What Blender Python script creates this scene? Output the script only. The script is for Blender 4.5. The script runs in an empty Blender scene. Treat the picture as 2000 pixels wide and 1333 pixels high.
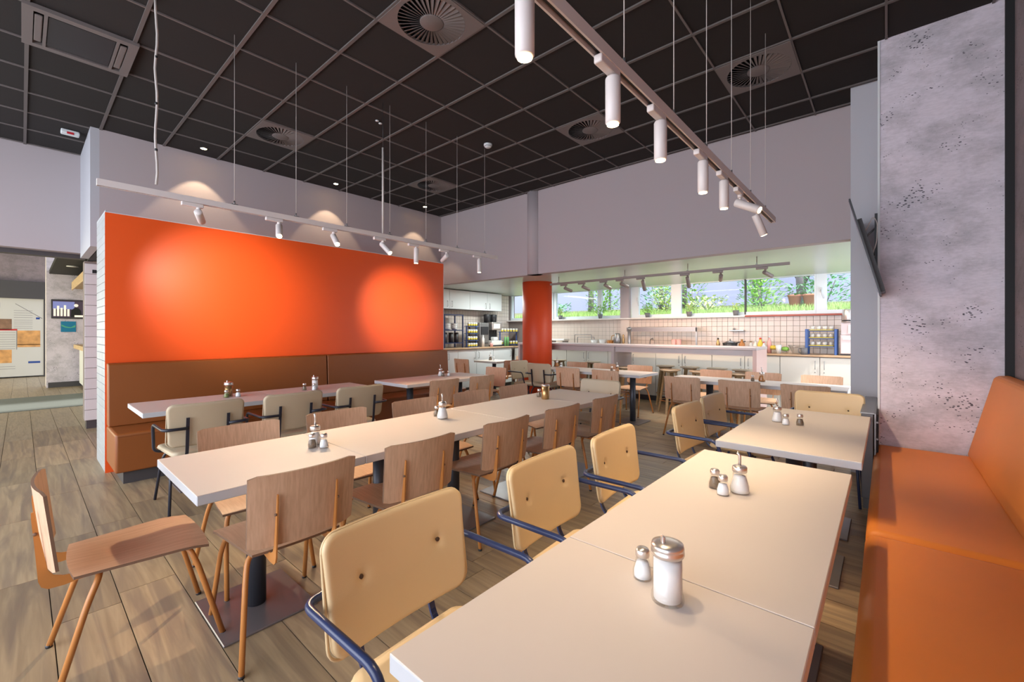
import bpy, bmesh, math, random
from mathutils import Vector, Matrix
random.seed(7)
R = math.radians
PI = math.pi
S = bpy.context.scene
C = bpy.data.collections.new('cafe'); S.collection.children.link(C)

# ------------------------------------------------------------------ camera, world, lights, exposure
YAW = math.atan(731/837.0)
cam = bpy.data.cameras.new('camera'); camo = bpy.data.objects.new('camera', cam); C.objects.link(camo)
camo.location = (0, 0, 1.41); camo.rotation_euler = (R(90), 0, YAW)
cam.sensor_width = 36; cam.lens = 36*837/2000.0; cam.shift_y = -(666.5-648)/2000.0
cam.clip_start = 0.05; cam.clip_end = 200
S.camera = camo
S.view_settings.view_transform = 'Standard'; S.view_settings.look = 'None'
S.view_settings.gamma = 1; S.view_settings.use_curve_mapping = False
S.view_settings.exposure = 0.88
W = bpy.data.worlds.new('world'); S.world = W; W.use_nodes = True
bg = W.node_tree.nodes['Background']; bg.inputs[0].default_value = (0.82, 0.88, 1.0, 1); bg.inputs[1].default_value = 2.2

def area(name, loc, rot, sx, sy, power, color):
    l = bpy.data.lights.new(name, 'AREA'); l.shape = 'RECTANGLE'; l.size = sx; l.size_y = sy
    l.energy = power; l.color = color
    o = bpy.data.objects.new(name, l); C.objects.link(o); o.location = loc; o.rotation_euler = rot
    return o
# daylight of the glazed shop front behind the camera
area('shopfront_daylight', (-4.0, -2.55, 1.7), (R(90), 0, 0), 8.0, 2.6, 85, (0.92, 0.93, 1.0))
area('corridor_fill', (-14.5, -4.6, 1.6), (R(90), 0, 0), 9.0, 2.4, 260, (1.0, 0.93, 0.62))  # added warm fill lamp without a real source, brightens the corridor
sun = bpy.data.lights.new('sun', 'SUN'); sun.energy = 3.2; sun.angle = R(3); sun.color = (1, .97, .9)
suno = bpy.data.objects.new('sun', sun); C.objects.link(suno); suno.rotation_euler = (R(12), R(38), 0)
# fluorescent fittings recessed in the kitchen ceiling
area('kitchen_light', (-2.6, 7.3, 2.39), (0, 0, 0), 2.2, 0.25, 22, (1.0, 0.95, 0.88))
area('kitchen_light', (-6.6, 7.6, 2.39), (0, 0, 0), 0.3, 1.6, 32, (0.92, 1.0, 0.97))

def spot(name, loc, target, power, color=(1, .75, .48), size=62, blend=.6, r=.022):
    l = bpy.data.lights.new(name, 'SPOT'); l.energy = power; l.color = color
    l.spot_size = R(size); l.spot_blend = blend; l.shadow_soft_size = r
    o = bpy.data.objects.new(name, l); C.objects.link(o); o.location = loc
    o.rotation_euler = (Vector(target)-Vector(loc)).to_track_quat('-Z', 'Y').to_euler()
    return o

# ------------------------------------------------------------------ materials
def mat(name, col, rough=.5, metal=0, spec=.5, bump=0, bscale=60, var=0, vscale=3, emit=None, estr=0, rnd=0, coat=0):
    m = bpy.data.materials.new(name); m.use_nodes = True
    nt = m.node_tree; N = nt.nodes; L = nt.links; b = N['Principled BSDF']
    b.inputs['Base Color'].default_value = (*col, 1); b.inputs['Roughness'].default_value = rough
    b.inputs['Metallic'].default_value = metal; b.inputs['Specular IOR Level'].default_value = spec
    b.inputs['Coat Weight'].default_value = coat
    tc = N.new('ShaderNodeTexCoord')
    out = None
    if var:
        n = N.new('ShaderNodeTexNoise'); n.inputs['Scale'].default_value = vscale; n.inputs['Detail'].default_value = 5
        L.new(tc.outputs['Object'], n.inputs['Vector'])
        mx = N.new('ShaderNodeMix'); mx.data_type = 'RGBA'
        mx.inputs[6].default_value = (*[c*(1-var) for c in col], 1); mx.inputs[7].default_value = (*[min(1, c*(1+var)) for c in col], 1)
        L.new(n.outputs['Fac'], mx.inputs[0]); out = mx.outputs[2]
    if rnd:
        oi = N.new('ShaderNodeObjectInfo'); mr = N.new('ShaderNodeMapRange')
        mr.inputs[3].default_value = 1-rnd; mr.inputs[4].default_value = 1+rnd; L.new(oi.outputs['Random'], mr.inputs[0])
        h = N.new('ShaderNodeHueSaturation'); L.new(mr.outputs[0], h.inputs['Value'])
        if out: L.new(out, h.inputs['Color'])
        else: h.inputs['Color'].default_value = (*col, 1)
        out = h.outputs[0]
    if out: L.new(out, b.inputs['Base Color'])
    if bump:
        n2 = N.new('ShaderNodeTexNoise'); n2.inputs['Scale'].default_value = bscale; n2.inputs['Detail'].default_value = 4
        L.new(tc.outputs['Object'], n2.inputs['Vector'])
        bp = N.new('ShaderNodeBump'); bp.inputs['Strength'].default_value = bump; bp.inputs['Distance'].default_value = .004
        L.new(n2.outputs['Fac'], bp.inputs['Height']); L.new(bp.outputs[0], b.inputs['Normal'])
    if emit:
        b.inputs['Emission Color'].default_value = (*emit, 1); b.inputs['Emission Strength'].default_value = estr
    return m

def wood(name, c1, c2, rough=.45, sc=(6, 70, 70), rnd=.0, randoff=False, dist=3, c3=None, bump=.08):
    m = bpy.data.materials.new(name); m.use_nodes = True
    nt = m.node_tree; N = nt.nodes; L = nt.links; b = N['Principled BSDF']
    b.inputs['Roughness'].default_value = rough
    tc = N.new('ShaderNodeTexCoord'); mp = N.new('ShaderNodeMapping'); mp.inputs['Scale'].default_value = sc
    L.new(tc.outputs['Object'], mp.inputs[0])
    oi = N.new('ShaderNodeObjectInfo')
    if randoff:
        mu = N.new('ShaderNodeMath'); mu.operation = 'MULTIPLY'; mu.inputs[1].default_value = 57.3
        L.new(oi.outputs['Random'], mu.inputs[0]); cb = N.new('ShaderNodeCombineXYZ')
        for i in range(3): L.new(mu.outputs[0], cb.inputs[i])
        L.new(cb.outputs[0], mp.inputs['Location'])
    n = N.new('ShaderNodeTexNoise'); n.inputs['Scale'].default_value = 1; n.inputs['Detail'].default_value = 6
    n.inputs['Distortion'].default_value = dist*.25; L.new(mp.outputs[0], n.inputs['Vector'])
    cr = N.new('ShaderNodeValToRGB'); cr.color_ramp.elements[0].position = .32; cr.color_ramp.elements[1].position = .68
    cr.color_ramp.elements[0].color = (*c1, 1); cr.color_ramp.elements[1].color = (*c2, 1)
    L.new(n.outputs['Fac'], cr.inputs[0]); out = cr.outputs[0]
    if c3:
        n3 = N.new('ShaderNodeTexNoise'); n3.inputs['Scale'].default_value = .35; n3.inputs['Detail'].default_value = 5; n3.inputs['Distortion'].default_value = 1.5
        L.new(mp.outputs[0], n3.inputs['Vector'])
        r3 = N.new('ShaderNodeValToRGB'); r3.color_ramp.elements[0].position = .45; r3.color_ramp.elements[1].position = .66
        L.new(n3.outputs['Fac'], r3.inputs[0])
        mx = N.new('ShaderNodeMix'); mx.data_type = 'RGBA'; L.new(r3.outputs[0], mx.inputs[0]); L.new(out, mx.inputs[6]); mx.inputs[7].default_value = (*c3, 1)
        out = mx.outputs[2]
    if rnd:
        h = N.new('ShaderNodeHueSaturation'); mr = N.new('ShaderNodeMapRange'); mr.inputs[3].default_value = 1-rnd; mr.inputs[4].default_value = 1+rnd
        L.new(oi.outputs['Random'], mr.inputs[0]); L.new(mr.outputs[0], h.inputs['Value']); L.new(out, h.inputs['Color']); out = h.outputs[0]
    L.new(out, b.inputs['Base Color'])
    if bump:
        bp = N.new('ShaderNodeBump'); bp.inputs['Strength'].default_value = bump; bp.inputs['Distance'].default_value = .003
        L.new(n.outputs['Fac'], bp.inputs['Height']); L.new(bp.outputs[0], b.inputs['Normal'])
    return m

def concrete(name, c_lo, c_hi, pit=.02, pscale=36):
    m = bpy.data.materials.new(name); m.use_nodes = True
    nt = m.node_tree; N = nt.nodes; L = nt.links; b = N['Principled BSDF']; b.inputs['Roughness'].default_value = .7
    tc = N.new('ShaderNodeTexCoord')
    mp = N.new('ShaderNodeMapping'); mp.inputs['Scale'].default_value = (1, 1, 1.5); L.new(tc.outputs['Object'], mp.inputs[0])
    n = N.new('ShaderNodeTexNoise'); n.inputs['Scale'].default_value = 3.0; n.inputs['Detail'].default_value = 12; n.inputs['Roughness'].default_value = .72; L.new(mp.outputs[0], n.inputs[0])
    cr = N.new('ShaderNodeValToRGB'); cr.color_ramp.elements[0].position = .33; cr.color_ramp.elements[1].position = .55
    cr.color_ramp.elements[0].color = (*c_lo, 1); cr.color_ramp.elements[1].color = (*c_hi, 1); L.new(n.outputs[0], cr.inputs[0])
    # fine streaks
    mp3 = N.new('ShaderNodeMapping'); mp3.inputs['Scale'].default_value = (30, 30, 110); mp3.inputs['Rotation'].default_value = (0, R(-12), 0); L.new(tc.outputs['Object'], mp3.inputs[0])
    n3 = N.new('ShaderNodeTexNoise'); n3.inputs['Scale'].default_value = 1; n3.inputs['Detail'].default_value = 5; L.new(mp3.outputs[0], n3.inputs[0])
    mr = N.new('ShaderNodeMapRange'); mr.inputs[1].default_value = .3; mr.inputs[2].default_value = .7; mr.inputs[3].default_value = .91; mr.inputs[4].default_value = 1.06; L.new(n3.outputs[0], mr.inputs[0])
    h = N.new('ShaderNodeHueSaturation'); L.new(cr.outputs[0], h.inputs['Color']); L.new(mr.outputs[0], h.inputs['Value'])
    # pits, in loose clusters
    mp2 = N.new('ShaderNodeMapping'); mp2.inputs['Scale'].default_value = (1, 1, 1.9); mp2.inputs['Rotation'].default_value = (0, R(-20), 0); L.new(tc.outputs['Object'], mp2.inputs[0])
    v = N.new('ShaderNodeTexVoronoi'); v.inputs['Scale'].default_value = pscale; L.new(mp2.outputs[0], v.inputs['Vector'])
    n2 = N.new('ShaderNodeTexNoise'); n2.inputs['Scale'].default_value = 5; n2.inputs['Detail'].default_value = 3; L.new(tc.outputs['Object'], n2.inputs[0])
    mr2 = N.new('ShaderNodeMapRange'); mr2.inputs[1].default_value = .45; mr2.inputs[2].default_value = .66; mr2.inputs[3].default_value = 0; mr2.inputs[4].default_value = .30; L.new(n2.outputs[0], mr2.inputs[0])
    lt = N.new('ShaderNodeMath'); lt.operation = 'LESS_THAN'; L.new(v.outputs['Distance'], lt.inputs[0]); L.new(mr2.outputs[0], lt.inputs[1])
    mx = N.new('ShaderNodeMix'); mx.data_type = 'RGBA'; L.new(lt.outputs[0], mx.inputs[0]); L.new(h.outputs[0], mx.inputs[6]); mx.inputs[7].default_value = (.07, .065, .08, 1)
    L.new(mx.outputs[2], b.inputs['Base Color'])
    return m

def glassmat(name, tint=(1, 1, 1), g=.08):
    m = bpy.data.materials.new(name); m.use_nodes = True
    nt = m.node_tree; N = nt.nodes; L = nt.links; N.remove(N['Principled BSDF']); o = N['Material Output']
    t = N.new('ShaderNodeBsdfTransparent'); t.inputs[0].default_value = (*tint, 1)
    gl = N.new('ShaderNodeBsdfGlossy'); gl.inputs['Roughness'].default_value = .03
    fr = N.new('ShaderNodeLayerWeight'); pw = N.new('ShaderNodeMath'); pw.operation = 'POWER'; pw.inputs[1].default_value = 4; L.new(fr.outputs['Facing'], pw.inputs[0])
    ad = N.new('ShaderNodeMath'); ad.operation = 'MULTIPLY_ADD'; ad.inputs[1].default_value = .5; ad.inputs[2].default_value = g; L.new(pw.outputs[0], ad.inputs[0])
    mx = N.new('ShaderNodeMixShader'); L.new(ad.outputs[0], mx.inputs[0]); L.new(t.outputs[0], mx.inputs[1]); L.new(gl.outputs[0], mx.inputs[2])
    L.new(mx.outputs[0], o.inputs[0]); return m

M = {}
M['box_paint'] = mat('grey_blue_paint', (.45, .455, .49), .6)
M['wall'] = mat('wall_paint', (.42, .37, .38), .8, bump=.06, bscale=240)
M['wall_kitchen_ceiling'] = mat('kitchen_ceiling_paint', (.44, .52, .49), .3, bump=.03, bscale=4)
M['white_paint'] = mat('white_paint', (.62, .65, .66), .55)
M['orange_wall'] = mat('orange_wall_paint', (.80, .092, .010), .4, bump=.03, bscale=200)
M['red_column'] = mat('red_column_paint', (.60, .055, .008), .5)
M['tile_ceiling'] = mat('ceiling_tile', (.013, .0095, .0085), .95, bump=.25, bscale=220, rnd=.12)
M['grid'] = mat('ceiling_grid_metal', (.115, .10, .096), .6)
M['grid_thin'] = mat('ceiling_grid_thin', (.135, .115, .11), .6)
M['diffuser'] = mat('diffuser_metal', (.15, .13, .125), .5)
M['black'] = mat('black_matte', (.008, .008, .009), .7)
M['dark'] = mat('dark_plastic', (.02, .02, .023), .45)
M['plank'] = wood('wood_look_floor_tile', (.285, .205, .12), (.41, .305, .18), .4, (2.2, 30, 1), .17, True, 3, (.225, .165, .11))
M['plank_far'] = wood('wood_look_floor_tile_far', (.25, .19, .12), (.38, .30, .19), .38, (2.2, 26, 1), .0, False, 5)
M['joint'] = mat('floor_joint', (.045, .038, .032), .9)
M['orange_leather'] = mat('orange_leather', (.74, .23, .03), .5, bump=.12, bscale=420, var=.05, vscale=4)
M['brown_leather'] = mat('rust_leather', (.25, .072, .013), .45, bump=.12, bscale=420, var=.05, vscale=4)
M['seam'] = mat('leather_seam', (.16, .04, .008), .7)
M['plinth'] = mat('dark_plinth', (.055, .05, .052), .5)
M['top'] = mat('white_laminate', (.62, .545, .49), .55, bump=.02, bscale=300)
M['edge'] = mat('table_edge', (.50, .51, .53), .45)
M['steel_dark'] = mat('dark_grey_steel', (.06, .065, .08), .42, .5)
M['plate'] = mat('table_base_plate', (.19, .17, .175), .3, .45, var=.15, vscale=3)
M['oak'] = wood('oak_plywood', (.56, .345, .215), (.69, .445, .29), .45, (90, 90, 5), .05, True, 1)
M['oak_seat'] = wood('oak_plywood_seat', (.58, .35, .215), (.68, .435, .275), .42, (80, 5, 80), .05, True, 1)
M['oak_edge'] = mat('plywood_edge', (.18, .10, .06), .6)
M['copper'] = mat('orange_brown_powder_coat', (.50, .20, .05), .42)
M['cream'] = mat('cream_leather', (.66, .49, .27), .45, bump=.08, bscale=400, var=.04, vscale=5)
M['taupe'] = mat('beige_leather', (.50, .41, .28), .5, bump=.08, bscale=400, var=.04, vscale=5)
M['navy'] = mat('navy_powder_coat', (.022, .035, .10), .3)
M['blackframe'] = mat('black_blue_frame', (.02, .022, .035), .35)
M['button'] = mat('dark_button', (.06, .03, .015), .6)
M['white_metal'] = mat('white_track_metal', (.68, .62, .60), .4)
M['grey_metal'] = mat('grey_brushed_metal', (.30, .30, .30), .35, .8)
M['chrome'] = mat('chrome', (.70, .65, .62), .3, .9)
M['lens'] = mat('lamp_lens', (1, .9, .7), .4, emit=(1, .74, .40), estr=16)
M['lens_off'] = mat('lamp_lens_dim', (.5, .4, .3), .4)
M['concrete'] = concrete('concrete_panel', (.41, .385, .42), (.64, .585, .65))
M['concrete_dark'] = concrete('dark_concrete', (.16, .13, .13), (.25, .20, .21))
M['tile_white'] = mat('white_glazed_tile', (.62, .60, .60), .2, rnd=.05)
M['tile_kitchen'] = mat('kitchen_tile', (.64, .56, .50), .22, rnd=.04)
M['grout'] = mat('tile_grout', (.24, .20, .18), .9)
M['brick_paint'] = mat('white_tile_end', (.40, .43, .44), .35, rnd=.04)
M['frame_white'] = mat('window_frame', (.72, .80, .84), .4)
M['sill'] = mat('window_sill', (.75, .72, .68), .4)
M['sill_red'] = mat('red_sill_edge', (.42, .10, .07), .5)
M['glass'] = glassmat('window_glass', (.97, .98, 1), .008)
M['jar_glass'] = glassmat('jar_glass', (.96, .97, .97), .03)
M['cab'] = mat('cabinet_white', (.58, .57, .52), .4)
M['cab_gap'] = mat('cabinet_carcass', (.20, .19, .18), .6)
M['counter'] = wood('beech_worktop', (.42, .27, .16), (.55, .37, .22), .35, (4, 40, 40))
M['bar'] = mat('bar_laminate', (.50, .44, .44), .3)
M['bar_end'] = mat('bar_end_pink', (.62, .44, .40), .4)
M['stoolwood'] = wood('stool_birch', (.32, .22, .10), (.44, .31, .16), .45, (10, 60, 60))
M['stooltop'] = mat('stool_top_wood', (.60, .50, .36), .35)
M['sugar'] = mat('white_sugar', (.82, .80, .78), .8)
M['salt'] = mat('white_salt', (.85, .85, .86), .8)
M['pepper'] = mat('ground_pepper', (.20, .14, .09), .9, var=.5, vscale=90)
M['honey'] = mat('amber_content', (.42, .16, .03), .35)
M['gold'] = mat('brass_tin', (.48, .30, .13), .3, .8)
M['green_herb'] = mat('green_herbs', (.20, .22, .07), .9, var=.4, vscale=90)
M['leaf'] = mat('leaf_green', (.24, .50, .08), .55, rnd=.25)
M['leaf_light'] = mat('leaf_light_green', (.50, .66, .20), .55, rnd=.2)
M['leaf_dark'] = mat('leaf_dark_green', (.13, .34, .14), .55, rnd=.25)
M['grass'] = mat('grass_green', (.38, .60, .16), .7, rnd=.2)
M['blossom'] = mat('white_blossom', (.75, .74, .66), .7)
M['bark'] = mat('tree_bark', (.17, .15, .16), .9, bump=.5, bscale=20)
M['ground'] = mat('garden_soil', (.16, .17, .07), .95, var=.4, vscale=8)
M['gardenwall'] = mat('garden_concrete', (.34, .36, .50), .9, var=.06, vscale=1)
M['terracotta'] = mat('terracotta', (.48, .21, .13), .8)
M['pot_grey'] = mat('grey_plant_pot', (.16, .16, .17), .6)
M['blue'] = mat('blue_rack_plastic', (.03, .09, .30), .35)
M['yellow_tray'] = mat('yellow_tray', (.72, .55, .06), .45)
M['ceramic'] = mat('white_ceramic', (.70, .70, .68), .2)
M['red'] = mat('red_plastic', (.60, .05, .04), .35)
M['pink'] = mat('pink_plastic', (.70, .36, .33), .4)
M['appliance'] = mat('appliance_rosy_white', (.62, .50, .50), .35)
M['green_box'] = mat('green_label', (.12, .33, .12), .5)
M['paper'] = mat('poster_paper', (.56, .55, .52), .7)
M['print_grey'] = mat('print_grey', (.22, .21, .22), .8)
M['print_blue'] = mat('print_blue', (.01, .05, .26), .6)
M['print_red'] = mat('print_red', (.50, .03, .03), .6)
M['print_brown'] = mat('print_brown', (.22, .12, .07), .6, var=.6, vscale=9)
M['print_food'] = mat('print_food', (.62, .30, .10), .6, var=.7, vscale=6)
M['print_cyan'] = mat('print_cyan', (.0, .18, .34), .5)
M['print_teal'] = mat('print_teal', (.08, .40, .24), .5)
M['screen'] = mat('screen_dark', (.02, .015, .02), .2, emit=(.05, .035, .05), estr=.6)
M['screen_light'] = mat('screen_light', (.5, .45, .38), .4, emit=(.8, .7, .55), estr=.5)
M['screen_blue'] = mat('screen_blue', (.1, .1, .2), .4, emit=(.10, .12, .26), estr=.8)
M['mat_grey'] = mat('grey_entrance_mat', (.15, .165, .155), .9, bump=.3, bscale=80)
M['canopy'] = wood('canopy_wood', (.48, .33, .17), (.60, .43, .24), .5, (4, 30, 30))
M['radiator'] = mat('radiator_metal', (.16, .15, .15), .35, .7)
M['cable'] = mat('white_cable', (.50, .45, .42), .5)
M['red_led'] = mat('red_detector_dot', (.5, .02, .03), .4)

# ------------------------------------------------------------------ mesh building
class MB:
    def __init__(s): s.v = []; s.f = []; s.sm = []
    def add(s, vs, fs, sm=False, mtx=None):
        n = len(s.v)
        s.v += [tuple(mtx @ Vector(p)) if mtx else tuple(p) for p in vs]
        s.f += [tuple(i+n for i in f) for f in fs]; s.sm += [sm]*len(fs); return s
    def box(s, x0, x1, y0, y1, z0, z1, mtx=None):
        return s.add([(x, y, z) for x in (x0, x1) for y in (y0, y1) for z in (z0, z1)],
                     [(0, 1, 3, 2), (4, 6, 7, 5), (0, 4, 5, 1), (2, 3, 7, 6), (0, 2, 6, 4), (1, 5, 7, 3)], False, mtx)
    def rbox(s, x0, x1, y0, y1, z0, z1, r=.01, seg=2, mtx=None):
        b = bmesh.new(); bmesh.ops.create_cube(b, size=1)
        bmesh.ops.scale(b, vec=(x1-x0, y1-y0, z1-z0), verts=b.verts)
        bmesh.ops.translate(b, vec=((x0+x1)/2, (y0+y1)/2, (z0+z1)/2), verts=b.verts)
        bmesh.ops.bevel(b, geom=b.edges[:], offset=r, segments=seg, affect='EDGES', profile=.5)
        b.verts.index_update()
        big = sorted((f.calc_area() for f in b.faces), reverse=True)[5]*.999
        s.add([v.co[:] for v in b.verts], [tuple(v.index for v in f.verts) for f in b.faces], True, mtx)
        for k, f in enumerate(b.faces):
            if seg == 1 or f.calc_area() >= big: s.sm[len(s.sm)-len(b.faces)+k] = False
        b.free(); return s
    def tube(s, pts, r, n=8, cap=True, mtx=None, r2=None):
        pts = [Vector(p) for p in pts]; vs = []; fs = []
        up = None
        for i, p in enumerate(pts):
            d = (pts[min(i+1, len(pts)-1)]-pts[max(i-1, 0)]).normalized()
            if up is None:
                up = Vector((0, 0, 1)) if abs(d.z) < .9 else Vector((1, 0, 0))
            a = d.cross(up).normalized(); b = a.cross(d).normalized(); up = b
            rr = r if r2 is None else r+(r2-r)*i/(len(pts)-1)
            for k in range(n):
                t = 2*PI*k/n; vs.append(p+a*math.cos(t)*rr+b*math.sin(t)*rr)
        for i in range(len(pts)-1):
            for k in range(n):
                fs.append((i*n+k, i*n+(k+1) % n, (i+1)*n+(k+1) % n, (i+1)*n+k))
        s.add(vs, fs, True, mtx)
        if cap:
            m = len(s.v)-len(vs)
            s.f += [tuple(m+k for k in range(n-1, -1, -1)), tuple(m+(len(pts)-1)*n+k for k in range(n))]; s.sm += [False]*2
        return s
    def lathe(s, prof, n=16, c=(0, 0, 0), mtx=None, smooth=True):
        vs = []; fs = []
        for r, z in prof:
            for k in range(n):
                t = 2*PI*k/n; vs.append((c[0]+r*math.cos(t), c[1]+r*math.sin(t), c[2]+z))
        for i in range(len(prof)-1):
            for k in range(n): fs.append((i*n+k, i*n+(k+1) % n, (i+1)*n+(k+1) % n, (i+1)*n+k))
        fs2 = []
        if prof[0] == prof[-1]: return s.add(vs, fs, smooth, mtx)
        if prof[0][0] > 1e-6: fs2.append(tuple(range(n-1, -1, -1)))
        if prof[-1][0] > 1e-6: fs2.append(tuple((len(prof)-1)*n+k for k in range(n)))
        s.add(vs, fs+fs2, smooth, mtx)
        return s
    def prism(s, poly, axis, a, b, mtx=None):
        n = len(poly)
        def P(p, t): return (t, p[0], p[1]) if axis == 'x' else (p[0], t, p[1]) if axis == 'y' else (p[0], p[1], t)
        vs = [P(p, a) for p in poly]+[P(p, b) for p in poly]
        fs = [tuple(range(n)), tuple(range(2*n-1, n-1, -1))]+[(i, n+i, n+(i+1) % n, (i+1) % n) for i in range(n)]
        return s.add(vs, fs, False, mtx)
    def mesh(s, name):
        me = bpy.data.meshes.new(name); me.from_pydata(s.v, [], s.f); me.polygons.foreach_set('use_smooth', s.sm)
        b = bmesh.new(); b.from_mesh(me); bmesh.ops.remove_doubles(b, verts=b.verts, dist=1e-6); bmesh.ops.recalc_face_normals(b, faces=b.faces); b.to_mesh(me); b.free()
        me.update(); return me
    def build(s, name, m, parent=None, loc=None, **props):
        me = s.mesh(name); me.materials.append(m if not isinstance(m, str) else M[m])
        o = bpy.data.objects.new(name, me); C.objects.link(o)
        if parent: o.parent = parent
        if loc: o.location = loc
        for k, v in props.items(): o[k] = v
        return o

def bend(pts, rad=.04, seg=4):
    pts = [Vector(p) for p in pts]; out = [pts[0]]
    for i in range(1, len(pts)-1):
        a, b, c = pts[i-1], pts[i], pts[i+1]
        ra = min(rad, (a-b).length*.49, (c-b).length*.49)
        p0 = b+(a-b).normalized()*ra; p1 = b+(c-b).normalized()*ra
        for k in range(seg+1):
            t = k/seg; out.append(p0*(1-t)**2+b*2*t*(1-t)+p1*t*t)
    out.append(pts[-1]); return out

def tag(o, label=None, cat=None, group=None, kind=None):
    if label: o['label'] = label
    if cat: o['category'] = cat
    if group: o['group'] = group
    if kind: o['kind'] = kind
    return o
def empty(name, loc=(0, 0, 0), rz=0, label=None, cat=None, group=None, kind=None):
    o = bpy.data.objects.new(name, None); C.objects.link(o); o.location = loc; o.rotation_euler = (0, 0, rz)
    o.empty_display_size = .1
    return tag(o, label, cat, group, kind)
def copy_tree(o, parent=None):
    c = o.copy(); C.objects.link(c); c.parent = parent
    for ch in KIDS.get(o.name, []) or [k for k in list(o.children)]:
        copy_tree(ch, c)
    return c
KIDS = {}
def inst(src, name, parent, loc, rz=0, m=None):
    o = bpy.data.objects.new(name, src if isinstance(src, bpy.types.Mesh) else src.data); C.objects.link(o); o.parent = parent; o.location = loc; o.rotation_euler = (0, 0, rz); return o
def struct(name, mb, m, parent=None):
    return mb.build(name, m, parent, kind='structure')

def pad(w, h, t, rc, re, curve, nu=22, nv=12, wbot=None, dimp=(), bulge=0):
    """rounded panel in the xz plane (z 0..h, x centred, front = +y) -> verts, faces"""
    wb = wbot if wbot else w; half = w/2
    us = sorted(set([-1, 1]+[math.sin(PI/2*(-1+2*i/nu)) if rc or re else -1+2*i/nu for i in range(nu+1)]))
    vsn = [.5-.5*math.cos(PI*j/nv) if (re or rc) else j/nv for j in range(nv+1)]
    def pt(u, v):
        x = u*half; ax = abs(x); hh = h/2
        if rc and ax > half-rc: hh = h/2-(rc-math.sqrt(max(0, rc*rc-(ax-(half-rc))**2)))
        z = h/2+(2*v-1)*hh
        k = (wb+(w-wb)*z/h)/w
        d = min(half-ax, hh-abs(z-h/2))
        if rc and ax > half-rc and abs(z-h/2) > h/2-rc:
            d = min(d, rc-math.hypot(ax-(half-rc), abs(z-h/2)-(h/2-rc)))
        d = max(0, d)
        th = t/2
        if re: q = min(d/re, 1); th = t/2*(.25+.75*math.sqrt(max(0, 1-(1-q)**2)))
        xx = x*k
        yc = curve*(xx/half)**2
        f = th+bulge*(1-u*u)*(1-(2*v-1)**2)
        for dx, dz, dd, dr in dimp: f -= dd*math.exp(-((x-dx)**2+(z-dz)**2)/(dr*dr))
        return xx, yc, z, f, th
    F = []; B = []
    for v in vsn:
        for u in us:
            xx, yc, z, f, b = pt(u, v); F.append((xx, yc+f, z)); B.append((xx, yc-b, z))
    n = len(us); m = len(vsn); fs = []
    for j in range(m-1):
        for i in range(n-1):
            a = j*n+i; fs.append((a, a+1, a+n+1, a+n)); o = n*m+a; fs.append((o, o+n, o+n+1, o+1))
    N = n*m
    for i in range(n-1): fs += [(i, N+i, N+i+1, i+1), ((m-1)*n+i, (m-1)*n+i+1, N+(m-1)*n+i+1, N+(m-1)*n+i)]
    for j in range(m-1): fs += [(j*n, (j+1)*n, N+(j+1)*n, N+j*n), (j*n+n-1, N+j*n+n-1, N+(j+1)*n+n-1, (j+1)*n+n-1)]
    return F+B, fs
def outline(w, h, rc, curve, off, inset=0, n=5):
    pts = []
    hw, hh = w/2-inset, h/2-inset
    for cx, cz, a0 in ((hw-rc, hh-rc, 0), (-hw+rc, hh-rc, 90), (-hw+rc, -hh+rc, 180), (hw-rc, -hh+rc, 270)):
        for k in range(n+1):
            a = R(a0+90*k/n); x = cx+rc*math.cos(a); z = h/2+cz+rc*math.sin(a)
            pts.append((x, curve*(x/(w/2))**2+off, z))
    # straight top/bottom subdivisions follow the curve
    out = []
    for i, p in enumerate(pts):
        q = pts[(i+1) % len(pts)]; out.append(p)
        if abs(q[0]-p[0]) > .1:
            for k in range(1, 8):
                x = p[0]+(q[0]-p[0])*k/8; out.append((x, curve*(x/(w/2))**2+off, p[2]+(q[2]-p[2])*k/8))
    out.append(out[0]); return out

# ================================================================== ROOM SHELL
H = 3.854; KZ = 2.41
# floor --------------------------------------------------------------
fl = struct('floor', MB().box(-24, .9, -5.2, 9.3, -.12, -.006), 'joint')
PW, PL, G = .245, 1.2, .004
plank_me = MB().box(-PL/2+G/2, PL/2-G/2, -PW/2+G/2, PW/2-G/2, -.009, 0).mesh('plank'); plank_me.materials.append(M['plank'])
far = MB(); cand = []
F2 = Vector((-math.sin(YAW), math.cos(YAW))); R2 = Vector((math.cos(YAW), math.sin(YAW)))
def visible(x, y, m=.7):
    d = x*F2.x+y*F2.y; r = x*R2.x+y*R2.y
    return d > .6 and abs(r) < d*1.22+m
offs = [0, .42, .83, .2, .61, 1.02]
for j in range(-22, 38):
    y = .222+PW*j; o = offs[(j*5) % 6]+(.07*(j % 3))
    for i in range(-20, 3):
        x = o+PL*i
        if x-PL/2 > .9 or x+PL/2 < -23.5 or y > 9.1 or y < -5: continue
        inroom = -8.7 < x < .75 and y < 6.6 and visible(x, y)
        if inroom: cand.append((math.hypot(x, y), x, y))
        elif (x < -8 and y < 1.6) or y >= 6.4 or visible(x, y, 1.2): far.box(x-PL/2+G/2, x+PL/2-G/2, y-PW/2+G/2, y+PW/2-G/2, -.009, 0)
cand.sort()
for k, (d, x, y) in enumerate(cand):
    if k < 300: inst(plank_me, 'plank', fl, (x, y, 0))
    else: far.box(x-PL/2+G/2, x+PL/2-G/2, y-PW/2+G/2, y+PW/2-G/2, -.009, 0)
far.build('distant_planks', 'plank_far', fl, kind='stuff')

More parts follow.
